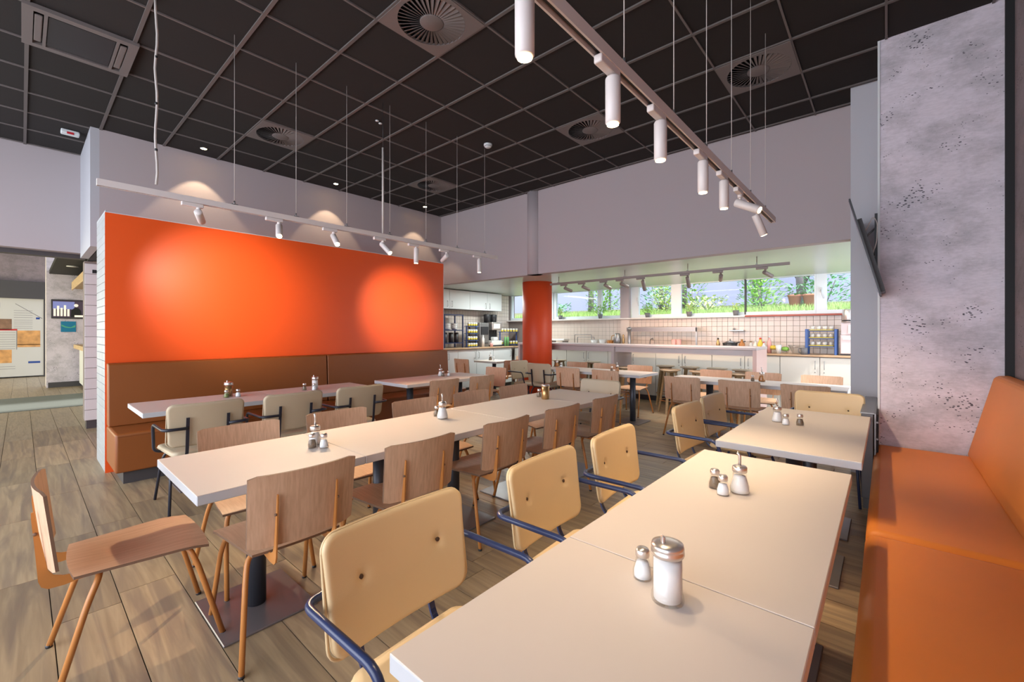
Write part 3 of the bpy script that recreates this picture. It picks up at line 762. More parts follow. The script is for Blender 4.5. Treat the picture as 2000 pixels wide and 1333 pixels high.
def make_armchair(leather, frame):
    r = empty('armchair')
    mt = Matrix.Translation((0, -.235, .515)) @ Matrix.Rotation(R(8), 4, 'X')
    vs, fs = pad(.52, .335, .034, .045, .014, .022, 48, 30, wbot=.49, dimp=((-.145, .185, .014, .014), (.145, .185, .014, .014)))
    bk = MB().add(vs, fs, True, mt).build('backrest', leather, r)
    MB().tube(outline(.515, .335, .045, .022, -.002), .0045, 6, False, mt).build('piping', leather, bk)
    b = MB()
    for s_ in (-1, 1): b.lathe([(.0075, .0), (.0075, .004), (.004, .006), (0, .006)], 10, mtx=mt @ Matrix.Translation((s_*.145, .0135, .185)) @ Matrix.Rotation(R(-90), 4, 'X'))
    b.build('back_button', 'button', bk)
    ms = Matrix.Translation((0, -.23, .455)) @ Matrix.Rotation(R(-90), 4, 'X') @ Matrix.Scale(1, 4)
    vs, fs = pad(.48, .46, .04, .05, .018, -.004, 20, 14, wbot=.43)
    # pad's z runs to the chair's front (+y), its +y to up
    conv = [(x, z-.215, .452+y) for x, y, z in vs]
    st = MB().add(conv, fs, True).build('seat', leather, r)
    ol = [(x, z-.215, .450+y) for x, y, z in outline(.48, .46, .05, -.004, 0)]
    for i_, p in enumerate(ol): ol[i_] = (p[0]*(.43+.05*(p[1]+.215)/.46)/.48, p[1], p[2])
    MB().tube(ol, .0045, 6, False).build('piping', leather, st)
    for s_ in (-1, 1):
        # flat back upright that turns under the seat
        p = [(s_*.135, -.300, .745), (s_*.135, -.283, .60), (s_*.135, -.268, .47), (s_*.135, -.235, .42), (s_*.135, -.10, .418)]
        u = MB(); pb = bend(p, .03, 3)
        for a, c in zip(pb[:-1], pb[1:]):
            d = (c-a).normalized(); nrm = Vector((1, 0, 0)).cross(d)
            w, th = .011, .004
            q = [a+Vector((sx*w, 0, 0))+nrm*t_*th for sx in (-1, 1) for t_ in (-1, 1)]+[c+Vector((sx*w, 0, 0))+nrm*t_*th for sx in (-1, 1) for t_ in (-1, 1)]
            u.add(q, [(0, 1, 3, 2), (4, 6, 7, 5), (0, 4, 5, 1), (2, 3, 7, 6), (0, 2, 6, 4), (1, 5, 7, 3)])
        u.build('back_upright', frame, r)
        p = bend([(s_*.135, -.302, .665), (s_*.285, -.300, .667), (s_*.290, .06, .667), (s_*.275, .115, .44), (s_*.20, .125, .424)], .05, 5)
        MB().tube(p, .0115, 10).build('armrest', frame, r)
        for y0, xf, yf in ((.125, .245, .26), (-.15, .245, -.27)):
            p = bend([(s_*.10, y0, .420), (s_*.195, y0, .420), (s_*.22, y0+(.035 if y0 > 0 else -.035), .33), (s_*xf, yf, .004)], .05, 4)
            MB().tube(p, .0105, 8).build('leg', frame, r)
    MB().box(-.14, .14, .11, .14, .410, .425).box(-.14, .14, -.165, -.135, .410, .425).build('under_frame', frame, r)
    return r
WC = make_wood_chair(); AC1 = make_armchair('cream', 'navy'); AC2 = make_armchair('taupe', 'blackframe')
used = set()
def put(src, x, y, rz, label, group):
    o = src if src.name not in used else copy_tree(src)
    used.add(src.name); used.add(o.name)
    o.location = (x, y, 0); o.rotation_euler = (0, 0, R(rz)); tag(o, label, 'chair', group); return o
# side chair
ordn = ['nearest the camera', 'second from the camera', 'third from the camera', 'fourth from the camera', 'farthest from the camera']
put(WC, -2.56, .352, -1, 'oak plywood chair alone at the left, side on, at the table end', 'oak chairs around the middle row')
for i, y in enumerate((.84, 1.48, 2.19, 2.87, 3.56)):
    put(WC, -2.245, y, 90+random.uniform(-1.5, 1.5), 'oak chair, back to us, near side of the middle row, '+ordn[i], 'oak chairs around the middle row')
for i, y in enumerate((.93, 1.575, 2.29, 2.97, 3.62)):
    put(WC, -2.85, y, -90+random.uniform(-1.5, 1.5), 'oak chair behind the middle table row, facing us, '+ordn[i], 'oak chairs around the middle row')
for i, y in enumerate((.80, 1.56, 2.22, 3.38, 4.02)):
    put(AC1, -.905, y, -90+(2 if i < 3 else -3), ['cream leather armchair with navy arms, largest, in front at the lower centre', 'cream leather armchair with navy arms, second along the right-hand tables',
        'cream leather armchair with navy arms, third along the right-hand tables', 'cream armchair on the aisle side of the pillar table, nearer one', 'cream armchair on the aisle side of the pillar table, farther one'][i], 'cream armchairs along the right-hand tables')
put(AC1, -.40, 4.62, 180, 'cream leather armchair at the head of the table before the pillar, facing the camera', 'cream armchairs along the right-hand tables')
for i, y in enumerate((.98, 1.65, 2.31)):
    put(AC2, -4.35, y, 90, 'beige black-armed armchair at the left bench tables, '+['nearest', 'middle', 'farthest'][i]+' of three', 'beige armchairs at the left bench tables')
put(AC2, -2.50, 4.16, 180, 'beige armchair at the far head of the middle table row, facing the camera', 'beige armchairs farther back')
for i, y in enumerate((3.48, 4.14)):
    put(WC, -4.44, y, 90, 'oak chair at the far bench table, back to us, '+['nearer', 'farther'][i]+' of two', 'oak chairs at the far bench table')
put(WC, -4.92, 4.94, 180, 'oak chair lit bright orange at the head of the far bench table', 'oak chairs at the far bench table')
for i, x in enumerate((-3.985, -3.29)):
    put(WC, x, 6.25, 0, 'oak chair, back to us, near side of the column table, '+['left', 'right'][i]+' one', 'oak chairs at the column table')
put(AC2, -4.60, 6.24, 0, 'beige armchair with black arms on the near side of the column table', 'beige armchairs farther back')
for i, x in enumerate((-4.58, -3.975, -3.28)):
    put(WC, x, 6.90, 180, 'oak chair on the far side of the column table, '+['left', 'middle', 'right'][i]+' one', 'oak chairs at the column table')
put(AC2, -5.05, 6.28, -90, 'beige armchair at the left head of the column table, turned sideways', 'beige armchairs farther back')
for i, x in enumerate((-2.04, -1.355, -.685)):
    put(WC, x, 6.04, 0, 'oak chair, back to us, at the table by the white box, '+['left', 'middle', 'right'][i]+' one', 'oak chairs before the bar')
for i, x in enumerate((-2.0, -1.355, -.66)):
    put(WC, x, 6.83, 180, 'oak chair just in front of the bar stools, '+['left', 'middle', 'right'][i]+' one', 'oak chairs before the bar')
put(WC, -7.0, 6.62, 0, 'oak chair before the small kitchen-side table, left one', 'oak chairs at the small table')
put(WC, -6.62, 7.72, 180, 'oak chair behind the small kitchen-side table', 'oak chairs at the small table')
put(WC, -6.22, 6.78, 90, 'oak chair turned sideways at the small kitchen-side table', 'oak chairs at the small table')

# stools
def make_stool():
    r = empty('bar_stool')
    MB().lathe([(0, .732), (.165, .732), (.17, .738), (.17, .748), (.165, .754), (0, .754)], 24).build('seat', 'stooltop', r)
    MB().lathe([(0, .705), (.12, .705), (.12, .7315), (0, .7315)], 20).build('apron', 'stoolwood', r)
    for k in range(4):
        a = R(45+90*k); c, s_ = math.cos(a), math.sin(a)
        l = MB(); w0, w1 = .028, .017
        m_ = Matrix.Rotation(a, 4, 'Z')
        l.add([(.075, -w0, .73), (.105, -w0, .73), (.075, w0, .73), (.105, w0, .73), (.185, -w1, 0), (.21, -w1, 0), (.185, w1, 0), (.21, w1, 0)],
              [(0, 1, 3, 2), (4, 6, 7, 5), (0, 4, 5, 1), (2, 3, 7, 6), (0, 2, 6, 4), (1, 5, 7, 3)], False, m_)
        l.build('leg', 'stoolwood', r)
    rg = []
    for k in range(25):
        a = 2*PI*k/24; rg.append((.165*math.cos(a), .165*math.sin(a), .22))
    MB().tube(rg, .007, 6, False).build('foot_ring', 'copper', r)
    return r
ST = make_stool()
sl = [(-5.45, 8.17), (-4.65, 8.17), (-3.06, 8.17), (-2.603, 8.17), (-2.13, 8.17), (-1.72, 8.17), (-3.464, 6.98), (-2.66, 7.0), (-2.2, 7.1), (-1.655, 7.05)]
sl = [(-5.72, 8.22), (-4.83, 8.22), (-3.22, 8.2), (-2.76, 8.2), (-2.29, 8.22), (-1.87, 8.2), (-3.65, 7.42), (-2.83, 7.42), (-2.34, 7.44), (-1.76, 7.42)]
for i, (x, y) in enumerate(sl):
    o = ST if i == 0 else copy_tree(ST)
    o.location = (x, y, 0); o.rotation_euler = (0, 0, R(7*i))
    side = 'kitchen side' if i < 6 else 'guest side'
    tag(o, 'round birch bar stool, %s of the bar, %s' % (side, (['just right of the red column', 'second from the column', 'third from the column', 'fourth from the column', 'fifth from the column', 'nearest the bar end'] if i < 6 else ['farthest left', 'second from the left', 'third from the left', 'farthest right'])[i % 6 if i < 6 else i-6]), 'stool', 'bar stools')

# ================================================================== COLUMN, BAR, KITCHEN
struct('column', MB().lathe([(.30, 0), (.30, KZ)], 40, (-5.37, 6.93, 0)), 'red_column')
bar = empty('bar_counter', (0, 0, 0), 0, 'long high bar counter with a pale pinkish top before the kitchen', 'bar counter')
MB().rbox(-6.18, -1.466, 7.27, 8.03, 1.125, 1.165, .004, 1).build('bar_top', 'bar', bar)
MB().box(-6.1, -1.53, 7.34, 7.38, 1.03, 1.124).box(-6.1, -1.53, 7.93, 7.97, 1.03, 1.124).build('apron', 'bar', bar)
MB().box(-1.525, -1.47, 7.28, 8.02, 0, 1.124).build('end_panel', 'bar_end', bar, label='pink side panel')
MB().box(-3.89, -3.835, 7.28, 8.02, 0, 1.124).build('support_panel', 'bar', bar)
MB().box(-6.18, -6.125, 7.28, 8.02, 0, 1.124).build('support_panel', 'bar', bar)
def handle(mb, x, y, z0, z1, ax='y'):
    p = [(x, y, z0), (x, y-.03, z0), (x, y-.03, z1), (x, y, z1)] if ax == 'y' else [(x, y, z0), (x+.03, y, z0), (x+.03, y, z1), (x, y, z1)]
    mb.tube(bend(p, .012, 2), .005, 6); return mb
# back base cabinets: units of two doors
CZ = 1.0
xs = [-.27, -.807, -1.359, -1.898, -2.447, -2.992, -3.52, -4.06, -4.6, -5.14, -5.68, -6.22, -6.76, -7.3]
for u in range(0, 13, 2):
    a, b_ = xs[min(u+2, 13)], xs[u]
    if u == 12: a = xs[13]
    t = empty('base_cabinet', ((a+b_)/2, 8.76, 0), 0, 'white base cabinet under the windows, %s from the white box' % ['first', 'second', 'third', 'fourth', 'fifth', 'sixth', 'seventh'][u//2], 'cabinet', 'kitchen back base cabinets')
    cx = (a+b_)/2
    MB().box(a-cx+.001, b_-cx-.001, -.28, .28, .10, CZ-.004).build('body', 'cab_gap', t); MB().box(a-cx+.001, b_-cx-.001, -.24, .24, 0, .10).build('plinth', 'plinth', t)
    drs = [(xs[u+1], b_)]+([(a, xs[u+1])] if u < 12 else [])
    for q, (d0, d1) in enumerate(drs):
        d = MB().rbox(d0-cx+.004, d1-cx-.004, -.30, -.281, .11, CZ-.012, .002, 1).build('door', 'cab', t)
        hx = (d0-cx+.06) if q == 0 else (d1-cx-.06)
        h = handle(MB(), hx, -.30, .80, .93); h.build('door_handle', 'grey_metal', d)
        MB().lathe([(.009, 0), (.009, .006), (0, .006)], 8, mtx=Matrix.Translation((hx, -.30, .75)) @ Matrix.Rotation(R(90), 4, 'X')).build('lock', 'grey_metal', d)
tag(MB().rbox(-7.3, -.28, 8.43, 9.055, CZ, CZ+.03, .004, 1).build('worktop', 'counter'), 'beech worktop along the tiled back wall under the windows', 'worktop')
# left base cabinets
ys = [5.93, 6.18, 6.526, 7.116, 7.688, 8.381, 9.0]
for u in range(0, 6, 2):
    a, b_ = ys[u], ys[min(u+2, 6)]; cy = (a+b_)/2
    if u == 4: b_ = 8.42; cy = (a+b_)/2
    t = empty('base_cabinet', (-7.66, cy, 0), 0, 'white base cabinet under the left worktop, %s' % ['nearest the orange wall', 'middle one', 'next to the bar end'][u//2], 'cabinet', 'kitchen left base cabinets')
    MB().box(-.33, .31, a-cy+.001, b_-cy-.001, .10, CZ-.004).build('body', 'cab_gap', t); MB().box(-.33, .27, a-cy+.001, b_-cy-.001, 0, .10).build('plinth', 'plinth', t)
    for q, (d0, d1) in enumerate([(a, ys[u+1]), (ys[u+1], b_)]):
        if d1-d0 < .06: continue
        d = MB().rbox(.311, .33, d0-cy+.004, d1-cy-.004, .11, CZ-.012, .002, 1).build('door', 'white_paint', t)
        hy = d1-cy-.06 if q == 0 else d0-cy+.06
        handle(MB(), .33, hy, .78, .92, 'x').build('door_handle', 'grey_metal', d)
tag(MB().rbox(-8.01, -7.3, 5.93, 8.43, CZ, CZ+.03, .004, 1).build('worktop', 'counter'), 'beech worktop under the coffee machine', 'worktop')
uy = [5.95, 6.55, 7.202, 7.808, 8.348]
for u in (0, 2):
    a, b_ = uy[u], uy[u+2]; cy = (a+b_)/2
    t = empty('wall_cabinet', (-7.84, cy, 1.94), 0, 'white wall cabinet over the coffee counter, %s one' % ['nearer', 'farther'][u//2], 'cabinet', 'kitchen wall cabinets')
    MB().box(-.17, .17, a-cy+.001, b_-cy-.001, 0, .455).build('body', 'cab_gap', t)
    for q, (d0, d1) in enumerate([(a, uy[u+1]), (uy[u+1], b_)]):
        d = MB().rbox(.171, .19, d0-cy+.003, d1-cy-.003, .003, .45, .002, 1).build('door', 'white_paint', t)
        hy = d1-cy-.07 if q == 0 else d0-cy+.07
        handle(MB(), .19, hy, .05, .18, 'x').build('door_handle', 'grey_metal', d)

WT = CZ+.03
# --- condiment things -------------------------------------------------
def shaker(x, y, z, content, label, group, h=.078, r=.025):
    t = empty('pepper_shaker' if content == 'pepper' else 'salt_shaker', (x, y, z), 0, label, 'shaker', group)
    k = h/.075
    MB().lathe([(0, 0), (r*.95, 0), (r, .004*k), (r, .02*k), (r*.72, .045*k), (r*.62, .056*k)], 16).build('glass_body', 'jar_glass', t)
    MB().lathe([(0, .004*k), (r*.86, .004*k), (r*.86, .02*k), (r*.62, .042*k), (0, .043*k)], 14).build('filling', content, t)
    MB().lathe([(r*.68, .055*k), (r*.74, .058*k), (r*.74, .070*k), (r*.6, .076*k), (0, .077*k)], 16).build('lid', 'chrome', t)
def pourer(x, y, z, content, label, group, s=1.0, spout=.045):
    t = empty('sugar_pourer', (x, y, z), 0, label, 'pourer', group)
    MB().lathe([(0, 0), (.033*s, 0), (.037*s, .006*s), (.037*s, .022*s), (.027*s, .062*s), (.024*s, .088*s)], 20).build('glass_body', 'jar_glass', t)
    MB().lathe([(0, .005*s), (.034*s, .005*s), (.034*s, .022*s), (.025*s, .058*s), (.022*s, .07*s), (0, .071*s)], 18).build('filling', content, t)
    MB().lathe([(.025*s, .084*s), (.028*s, .088*s), (.028*s, .104*s), (.024*s, .110*s), (0, .112*s)], 20).build('lid', 'chrome', t)
    MB().tube(bend([(0, 0, .108*s), (0, 0, .108*s+spout), (-.010, 0, .118*s+spout)], .006, 3), .0055*s, 8).build('spout', 'chrome', t)
def jar(x, y, z, content, label, group, h=.135, r=.036):
    t = empty('sugar_dispenser', (x, y, z), 0, label, 'dispenser', group)
    MB().lathe([(0, 0), (r*1.05, 0), (r*1.08, .006), (r*1.05, .016), (r*.97, .022), (r*.97, h-.02)], 24).build('glass_body', 'jar_glass', t)
    MB().lathe([(0, .005), (r*.92, .006), (r*.92, h-.035), (0, h-.034)], 22).build('filling', content, t)
    MB().lathe([(r*1.02, h-.024), (r*1.10, h-.020), (r*1.10, h-.012), (r*1.04, h-.009), (r*1.08, h-.005), (r*1.04, h+.004), (r*.6, h+.008), (0, h+.009)], 24).build('lid', 'chrome', t)
    MB().rbox(-.004, .004, -.006, .008, h+.004, h+.024, .002, 1, Matrix.Rotation(R(40), 4, 'Z') @ Matrix.Translation((-.012, -.004, 0))).build('flap', 'chrome', t)
Z = .7505; g = 'table condiments'
jar(-.405, 1.045, Z, 'sugar', 'tall cylindrical glass sugar dispenser with chrome lid on the nearest table', g)
shaker(-.492, 1.095, Z, 'salt', 'salt shaker behind the tall sugar dispenser on the nearest table', g)
pourer(-.452, 1.935, Z, 'sugar', 'bulbous sugar pourer on the big table beside the orange bench', g)
shaker(-.497, 1.865, Z, 'salt', 'salt shaker in the trio on the big table beside the orange bench', g)
shaker(-.545, 1.925, Z, 'pepper', 'pepper shaker in the trio on the big table beside the orange bench', g)
pourer(-2.515, 1.13, Z, 'sugar', 'sugar pourer with a long thin spout at the first seam of the middle row', g, 1.0, .06)
shaker(-2.452, 1.085, Z, 'pepper', 'pepper shaker before the long-spouted pourer on the middle row', g, .08)
shaker(-2.405, 1.13, Z, 'salt', 'salt shaker beside the long-spouted pourer on the middle row', g, .08)
pourer(-2.535, 2.10, Z, 'sugar', 'white sugar pourer halfway along the middle row', g, 1.15, .05)
shaker(-2.64, 2.13, Z, 'pepper', 'pepper shaker left of the white pourer halfway along the middle row', g)
t = empty('brass_tin', (-2.51, 3.37, Z), 0, 'brass coloured cylinder tin at the far end of the middle row', 'container', g)
MB().lathe([(0, 0), (.036, 0), (.038, .003), (.038, .13), (.035, .13)], 20).build('body', 'gold', t); MB().lathe([(.036, .126), (.040, .128), (.040, .138), (.03, .142), (0, .143)], 20).build('lid', 'chrome', t)
shaker(-2.635, 3.43, Z, 'pepper', 'brownish shaker left of the brass tin', g, .08, .024)
jar(-5.03, 1.385, Z, 'gold', 'tall amber dispenser with chrome lid on the nearest left bench table', g, .14, .038)
shaker(-4.955, 1.345, Z, 'green_herb', 'small herb shaker before the amber dispenser', g, .075)
shaker(-4.93, 1.44, Z, 'salt', 'salt shaker right of the amber dispenser', g)
jar(-4.90, 2.20, Z, 'sugar', 'tall white sugar dispenser on the second left bench table', g, .14, .033)
shaker(-4.92, 2.09, Z, 'pepper', 'dark shaker left of the white dispenser by the left bench', g)
shaker(-4.82, 2.155, Z, 'salt', 'salt shaker before the white dispenser by the left bench', g)
pourer(-4.97, 4.08, Z, 'sugar', 'sugar pourer on the farthest left bench table', g, 1.0, .05)
shaker(-4.90, 4.07, Z, 'pepper', 'pepper shaker on the farthest left bench table', g)
shaker(-4.88, 4.16, Z, 'salt', 'salt shaker on the farthest left bench table', g)
pourer(-.60, 3.64, Z, 'sugar', 'sugar pourer on the table before the pillar', g, 1.0, .05)
shaker(-.535, 3.55, Z, 'salt', 'salt shaker in the middle of the trio before the pillar', g)
shaker(-.457, 3.60, Z, 'pepper', 'pepper shaker at the right of the trio before the pillar', g)
pourer(-1.235, 6.42, Z, 'honey', 'amber pourer on the table by the white wall box', g, 1.15, .05)
shaker(-1.34, 6.40, Z, 'pepper', 'dark shaker left of the amber pourer', g)
pourer(-4.66, 6.62, Z, 'honey', 'brown pourer at the left end of the column table', g, 1.0, .07)
shaker(-4.52, 6.55, Z, 'salt', 'salt shaker at the left end of the column table', g, .085, .026)
pourer(-3.36, 6.5, Z, 'honey', 'brown pourer at the right half of the column table', g, .9, .04)
shaker(-3.44, 6.46, Z, 'pepper', 'dark shaker beside the brown pourer on the column table', g)
pourer(-6.86, 7.1, Z, 'pepper', 'dark pourer on the small kitchen-side table', g, 1.1, .06)
shaker(-6.74, 7.08, Z, 'salt', 'salt shaker on the small kitchen-side table', g)

# --- generic kitchen items ---------------------------------------------
def simple(name, prof, m, loc, label, cat, group=None, parts=(), n=16):
    t = empty(name, loc, 0, label, cat, group)
    MB().lathe(prof, n).build('body', m, t)
    for pn, mb, pm in parts: mb.build(pn, pm, t)
    return t
def bottle(x, y, h, r, m, capm, label):
    simple('bottle', [(0, 0), (r, 0), (r, h*.62), (r*.45, h*.8), (r*.38, h*.92)], m, (x, y, WT), label, 'bottle', 'bottles on the back worktop', [('cap', MB().lathe([(r*.42, h*.9), (r*.42, h), (0, h)], 12), capm)])
BY = 8.72
bottle(-2.41, BY, .26, .035, 'gold', 'dark', 'brown bottle just left of the dark pans')
bottle(-2.00, BY, .24, .05, 'honey', 'gold', 'orange squat bottle right of the dark pans')
bottle(-1.89, 8.9, .2, .04, 'sill', 'gold', 'pale jar-like bottle behind the orange one')
bottle(-1.78, BY, .22, .035, 'sill', 'white_paint', 'cream bottle left of the yellow one')
bottle(-1.70, BY, .27, .045, 'yellow_tray', 'red', 'bright yellow bottle behind the bar end')
bottle(-1.625, 8.6, .20, .03, 'white_paint', 'red', 'small white bottle with red base')
bottle(-1.55, 8.66, .30, .035, 'pink', 'white_paint', 'tall pinkish white bottle at the end of the bar')
for i, x in enumerate((-3.25, -3.15)):
    simple('cup', [(0, 0), (.035, 0), (.05, .22), (.045, .22), (.03, .01), (0, .01)], 'pink', (x, BY, WT), 'pink plastic cup on the back worktop, %s one' % ['left', 'right'][i], 'cup', 'pink cups')
def bowl(x, y, r, h, m, label, fill=None, z=WT, cat='bowl'):
    t = simple('bowl', [(0, 0), (r*.55, 0), (r, h), (r*.95, h), (r*.5, .008), (0, .008)], m, (x, y, z), label, cat, 'bowls on the worktop')
    if fill:
        b = MB()
        for k in range(7):
            a = k*2.4; rr = r*.45*math.sqrt(k/7); b.lathe([(0, -.04), (.03, -.025), (.04, 0), (.03, .025), (0, .04)], 8, (rr*math.cos(a), rr*math.sin(a), h+.01))
        b.build('contents', fill, t, kind='stuff')
bowl(-5.08, BY, .09, .19, 'ceramic', 'white bowl behind the bar near the toast rack, left one')
bowl(-4.87, BY, .09, .20, 'ceramic', 'white bowl behind the bar near the toast rack, right one')
bowl(-4.68, BY, .08, .18, 'honey', 'brown bowl left of the jug')
bowl(-1.48, 8.65, .07, .09, 'jar_glass', 'glass bowl with yellow-green pears', 'yellow_tray')
bowl(-1.31, 8.65, .07, .07, 'jar_glass', 'glass bowl with green fruit', 'leaf')
bowl(-1.13, 8.68, .15, .15, 'jar_glass', 'large glass bowl beside the blue rack')
simple('beaker', [(0, 0), (.03, 0), (.05, .15), (.045, .15), (.026, .01), (0, .01)], 'ceramic', (-1.40, 8.6, WT), 'white beaker between the fruit bowls', 'cup')
simple('jug', [(0, 0), (.07, 0), (.085, .2), (.06, .32), (.05, .34), (0, .34)], 'grey_metal', (-4.5, BY, WT), 'metal jug behind the bar', 'jug', None, [('handle', MB().tube(bend([(-.07, 0, .1), (-.15, 0, .15), (-.15, 0, .28), (-.06, 0, .3)], .03), .01, 6), 'gold')])
simple('grinder', [(0, 0), (.03, 0), (.022, .12), (.03, .2), (.015, .27), (.02, .3), (0, .32)], 'gold', (-4.36, BY, WT), 'brass pepper mill right of the jug', 'mill')
simple('paper_roll_stand', [(0, 0), (.06, 0), (.035, .03), (.035, .42), (.05, .44), (.02, .48), (0, .48)], 'grey_metal', (-4.2, 8.68, WT), 'tall grey stand at the window pier', 'stand')
t = empty('sink_tap', (-3.83, 8.9, WT), 0, 'small dark curved tap right of the pier', 'tap'); MB().tube(bend([(0, 0, 0), (0, 0, .2), (.09, -.06, .24), (.09, -.06, .2)], .05), .012, 8).build('spout', 'grey_metal', t); MB().lathe([(.02, 0), (.02, .03), (0, .03)], 10).build('base', 'grey_metal', t)
t = empty('toast_rack', (-5.4, BY, WT), 0, 'wire rack on the back worktop behind the bar', 'rack')
MB().tube(bend([(-.22, 0, 0), (-.22, 0, .31), (.24, 0, .31), (.24, 0, 0)], .03), .008, 6).build('frame', 'grey_metal', t)
MB().tube(bend([(-.22, .12, 0), (-.22, .12, .25), (.24, .12, .25), (.24, .12, 0)], .03), .008, 6).build('rear_frame', 'grey_metal', t)
MB().box(-.2, .22, .0, .12, .05, .06).build('tray', 'ceramic', t)
t = empty('bread_tray', (-6.1, BY, WT), 0, 'low white tray right behind the red column', 'tray'); MB().rbox(-.2, .25, -.12, .12, .15, .2, .01).build('tray', 'ceramic', t); MB().box(-.18, -.14, -.1, .1, 0, .15).box(.19, .23, -.1, .1, 0, .15).build('feet', 'grey_metal', t)
t = empty('dark_pan', (-2.2, BY, WT), 0, 'dark pans with handles behind the bar', 'pan')
MB().lathe([(0, 0), (.1, 0), (.13, .17), (.12, .17), (0, .15)], 16).build('body', 'dark', t); MB().tube([(.1, 0, .17), (.26, 0, .2)], .01, 6).build('handle', 'dark', t); MB().lathe([(0, .2), (.11, .175), (.012, .21), (.012, .24), (0, .25)], 14).build('lid', 'grey_metal', t)
# sneeze-guard shelf on tiles
t = empty('wall_shelf', (-3.55, 8.85, 1.44), 0, 'long narrow glass and steel shelf on the tiles', 'shelf')
MB().rbox(-.72, .76, -.15, .2, .04, .055, .003, 1).build('board', 'jar_glass', t); MB().box(-.72, .76, -.16, -.15, -.03, .06).build('front_rail', 'grey_metal', t); MB().box(.735, .765, -.16, -.13, -.41, .05).build('post', 'grey_metal', t)
t = empty('soap_shelf', (-2.15, 9.0, 1.42), 0, 'short chrome shelf on the tiles above the pans', 'shelf'); MB().rbox(-.13, .13, -.08, .06, 0, .02, .004, 1).build('board', 'chrome', t); MB().lathe([(0, .02), (.02, .02), (.025, .05), (0, .06)], 10, (-.05, 0, 0)).build('soap', 'grey_metal', t)
# right rack with trays of glasses
t = empty('blue_rack', (-.80, 8.72, WT), 0, 'blue three-tier stand on the back worktop at the right', 'rack')
for sx in (-.20, .19):
    for sy in (-.13, .13): MB().rbox(sx-.018, sx+.018, sy-.018, sy+.018, 0, .42, .004, 1).build('post', 'blue', t)
for k, z in enumerate((.14, .27, .395)): MB().rbox(-.2, .19, -.14, .14, z-.012, z, .004, 1).build('shelf', 'blue', t)
for k, z in enumerate((.14, .27, .395)):
    w = ['lowest', 'middle', 'top'][k]
    tr_ = empty('serving_tray', (-.80, 8.72, WT+z), 0, 'yellow tray on the %s tier of the right blue rack' % w, 'tray', 'yellow trays'); MB().rbox(-.17, .16, -.11, .11, 0, .014, .004, 1).build('tray', 'yellow_tray', tr_)
    for q in range(4):
        o = empty('glass_cup', (-.93+.085*q, 8.68, WT+z+.0142), 0, 'whitish cup, %s tray of the right blue rack, %s from left' % (w, ['first', 'second', 'third', 'fourth'][q]), 'cup', 'cups on the yellow trays')
        MB().lathe([(0, .001), (.028, .001), (.036, .06), (.033, .06), (.026, .005), (0, .005)], 12).build('body', 'ceramic', o); MB().lathe([(.0375, .048), (.0375, .052), (.0360, .052)], 12).build('rim', 'chrome', o)
t = empty('cup_stand', (-1.02, 8.5, WT), 0, 'small grey-blue mug beside the blue rack', 'cup'); MB().lathe([(0, 0), (.045, 0), (.05, .11), (.045, .11), (.04, .01), (0, .01)], 16).build('body', 'pot_grey', t); MB().tube(bend([(-.045, 0, .02), (-.08, 0, .03), (-.08, 0, .09), (-.045, 0, .1)], .02), .007, 6).build('handle', 'pot_grey', t)
# stacked appliances
t = empty('microwave_oven', (-.38, 8.75, WT), 0, 'pinkish white appliance box, lower of two stacked at the right', 'appliance'); MB().rbox(-.17, .2, -.2, .2, .025, .33, .01).build('body', 'appliance', t); MB().box(-.17, .2, -.2, .2, .0, .024).build('base', 'dark', t); MB().box(-.14, .17, -.212, -.2, .25, .28).build('handle', 'frame_white', t)
t = empty('warming_box', (-.38, 8.75, WT+.332), 0, 'pinkish white appliance box, upper of two stacked at the right', 'appliance'); MB().prism([(-.2, 0), (-.2, .17), (-.1, .19), (.2, .19), (.2, 0)], 'x', -.16, .2).build('body', 'appliance', t); MB().box(-.07, .18, -.212, -.2, .02, .15).build('front_panel', 'ceramic', t)
simple('copper_pot', [(0, 0), (.085, 0), (.09, .01), (.09, .2), (.085, .21), (0, .21)], 'chrome', (-.45, 8.75, WT+.525), 'shiny copper-toned pot on top of the stacked boxes', 'pot', None, [('band', MB().lathe([(.092, .02), (.092, .04)], 16), 'dark')])
# left counter things
t = empty('black_shelf_rack', (-7.72, 6.62, WT), 0, 'black metal shelf with bowls beside the left wall cabinets', 'rack')
for sy in (-.28, .28):
    for sx in (-.14, .14): MB().box(sx-.012, sx+.012, sy-.012, sy+.012, 0, .78).build('post', 'navy', t)
for z in (.10, .40, .76): MB().box(-.15, .15, -.29, .29, z, z+.02).build('shelf', 'navy', t)
for k, dy in enumerate((-.1, .12)):
    for q in range(3):
        o = empty('white_bowl', (-7.70, 6.62+dy, WT+.42+.045*q), 0, 'white bowl in the %s stack on the black shelf, %s' % (['left', 'right'][k], ['bottom', 'middle', 'top'][q]), 'bowl', 'white bowls on the black shelf'); MB().lathe([(0, 0), (.05, 0), (.085, .06), (.08, .06), (.045, .01), (0, .01)], 16).build('body', 'ceramic', o); MB().lathe([(.0855, .055), (.088, .061), (.083, .063)], 16).build('rim', 'ceramic', o)
for k, dy in enumerate((-.17, .02, .18)):
    o = empty('dark_canister', (-7.70, 6.62+dy, WT+.12), 0, 'dark canister on the low tier of the black shelf, %s one' % ['left', 'middle', 'right'][k], 'container', 'dark canisters'); MB().lathe([(0, 0), (.055, 0), (.055, .22), (0, .22)], 14).build('body', 'plinth', o); MB().lathe([(.058, .215), (.058, .235), (0, .24)], 14).build('lid', 'dark', o)
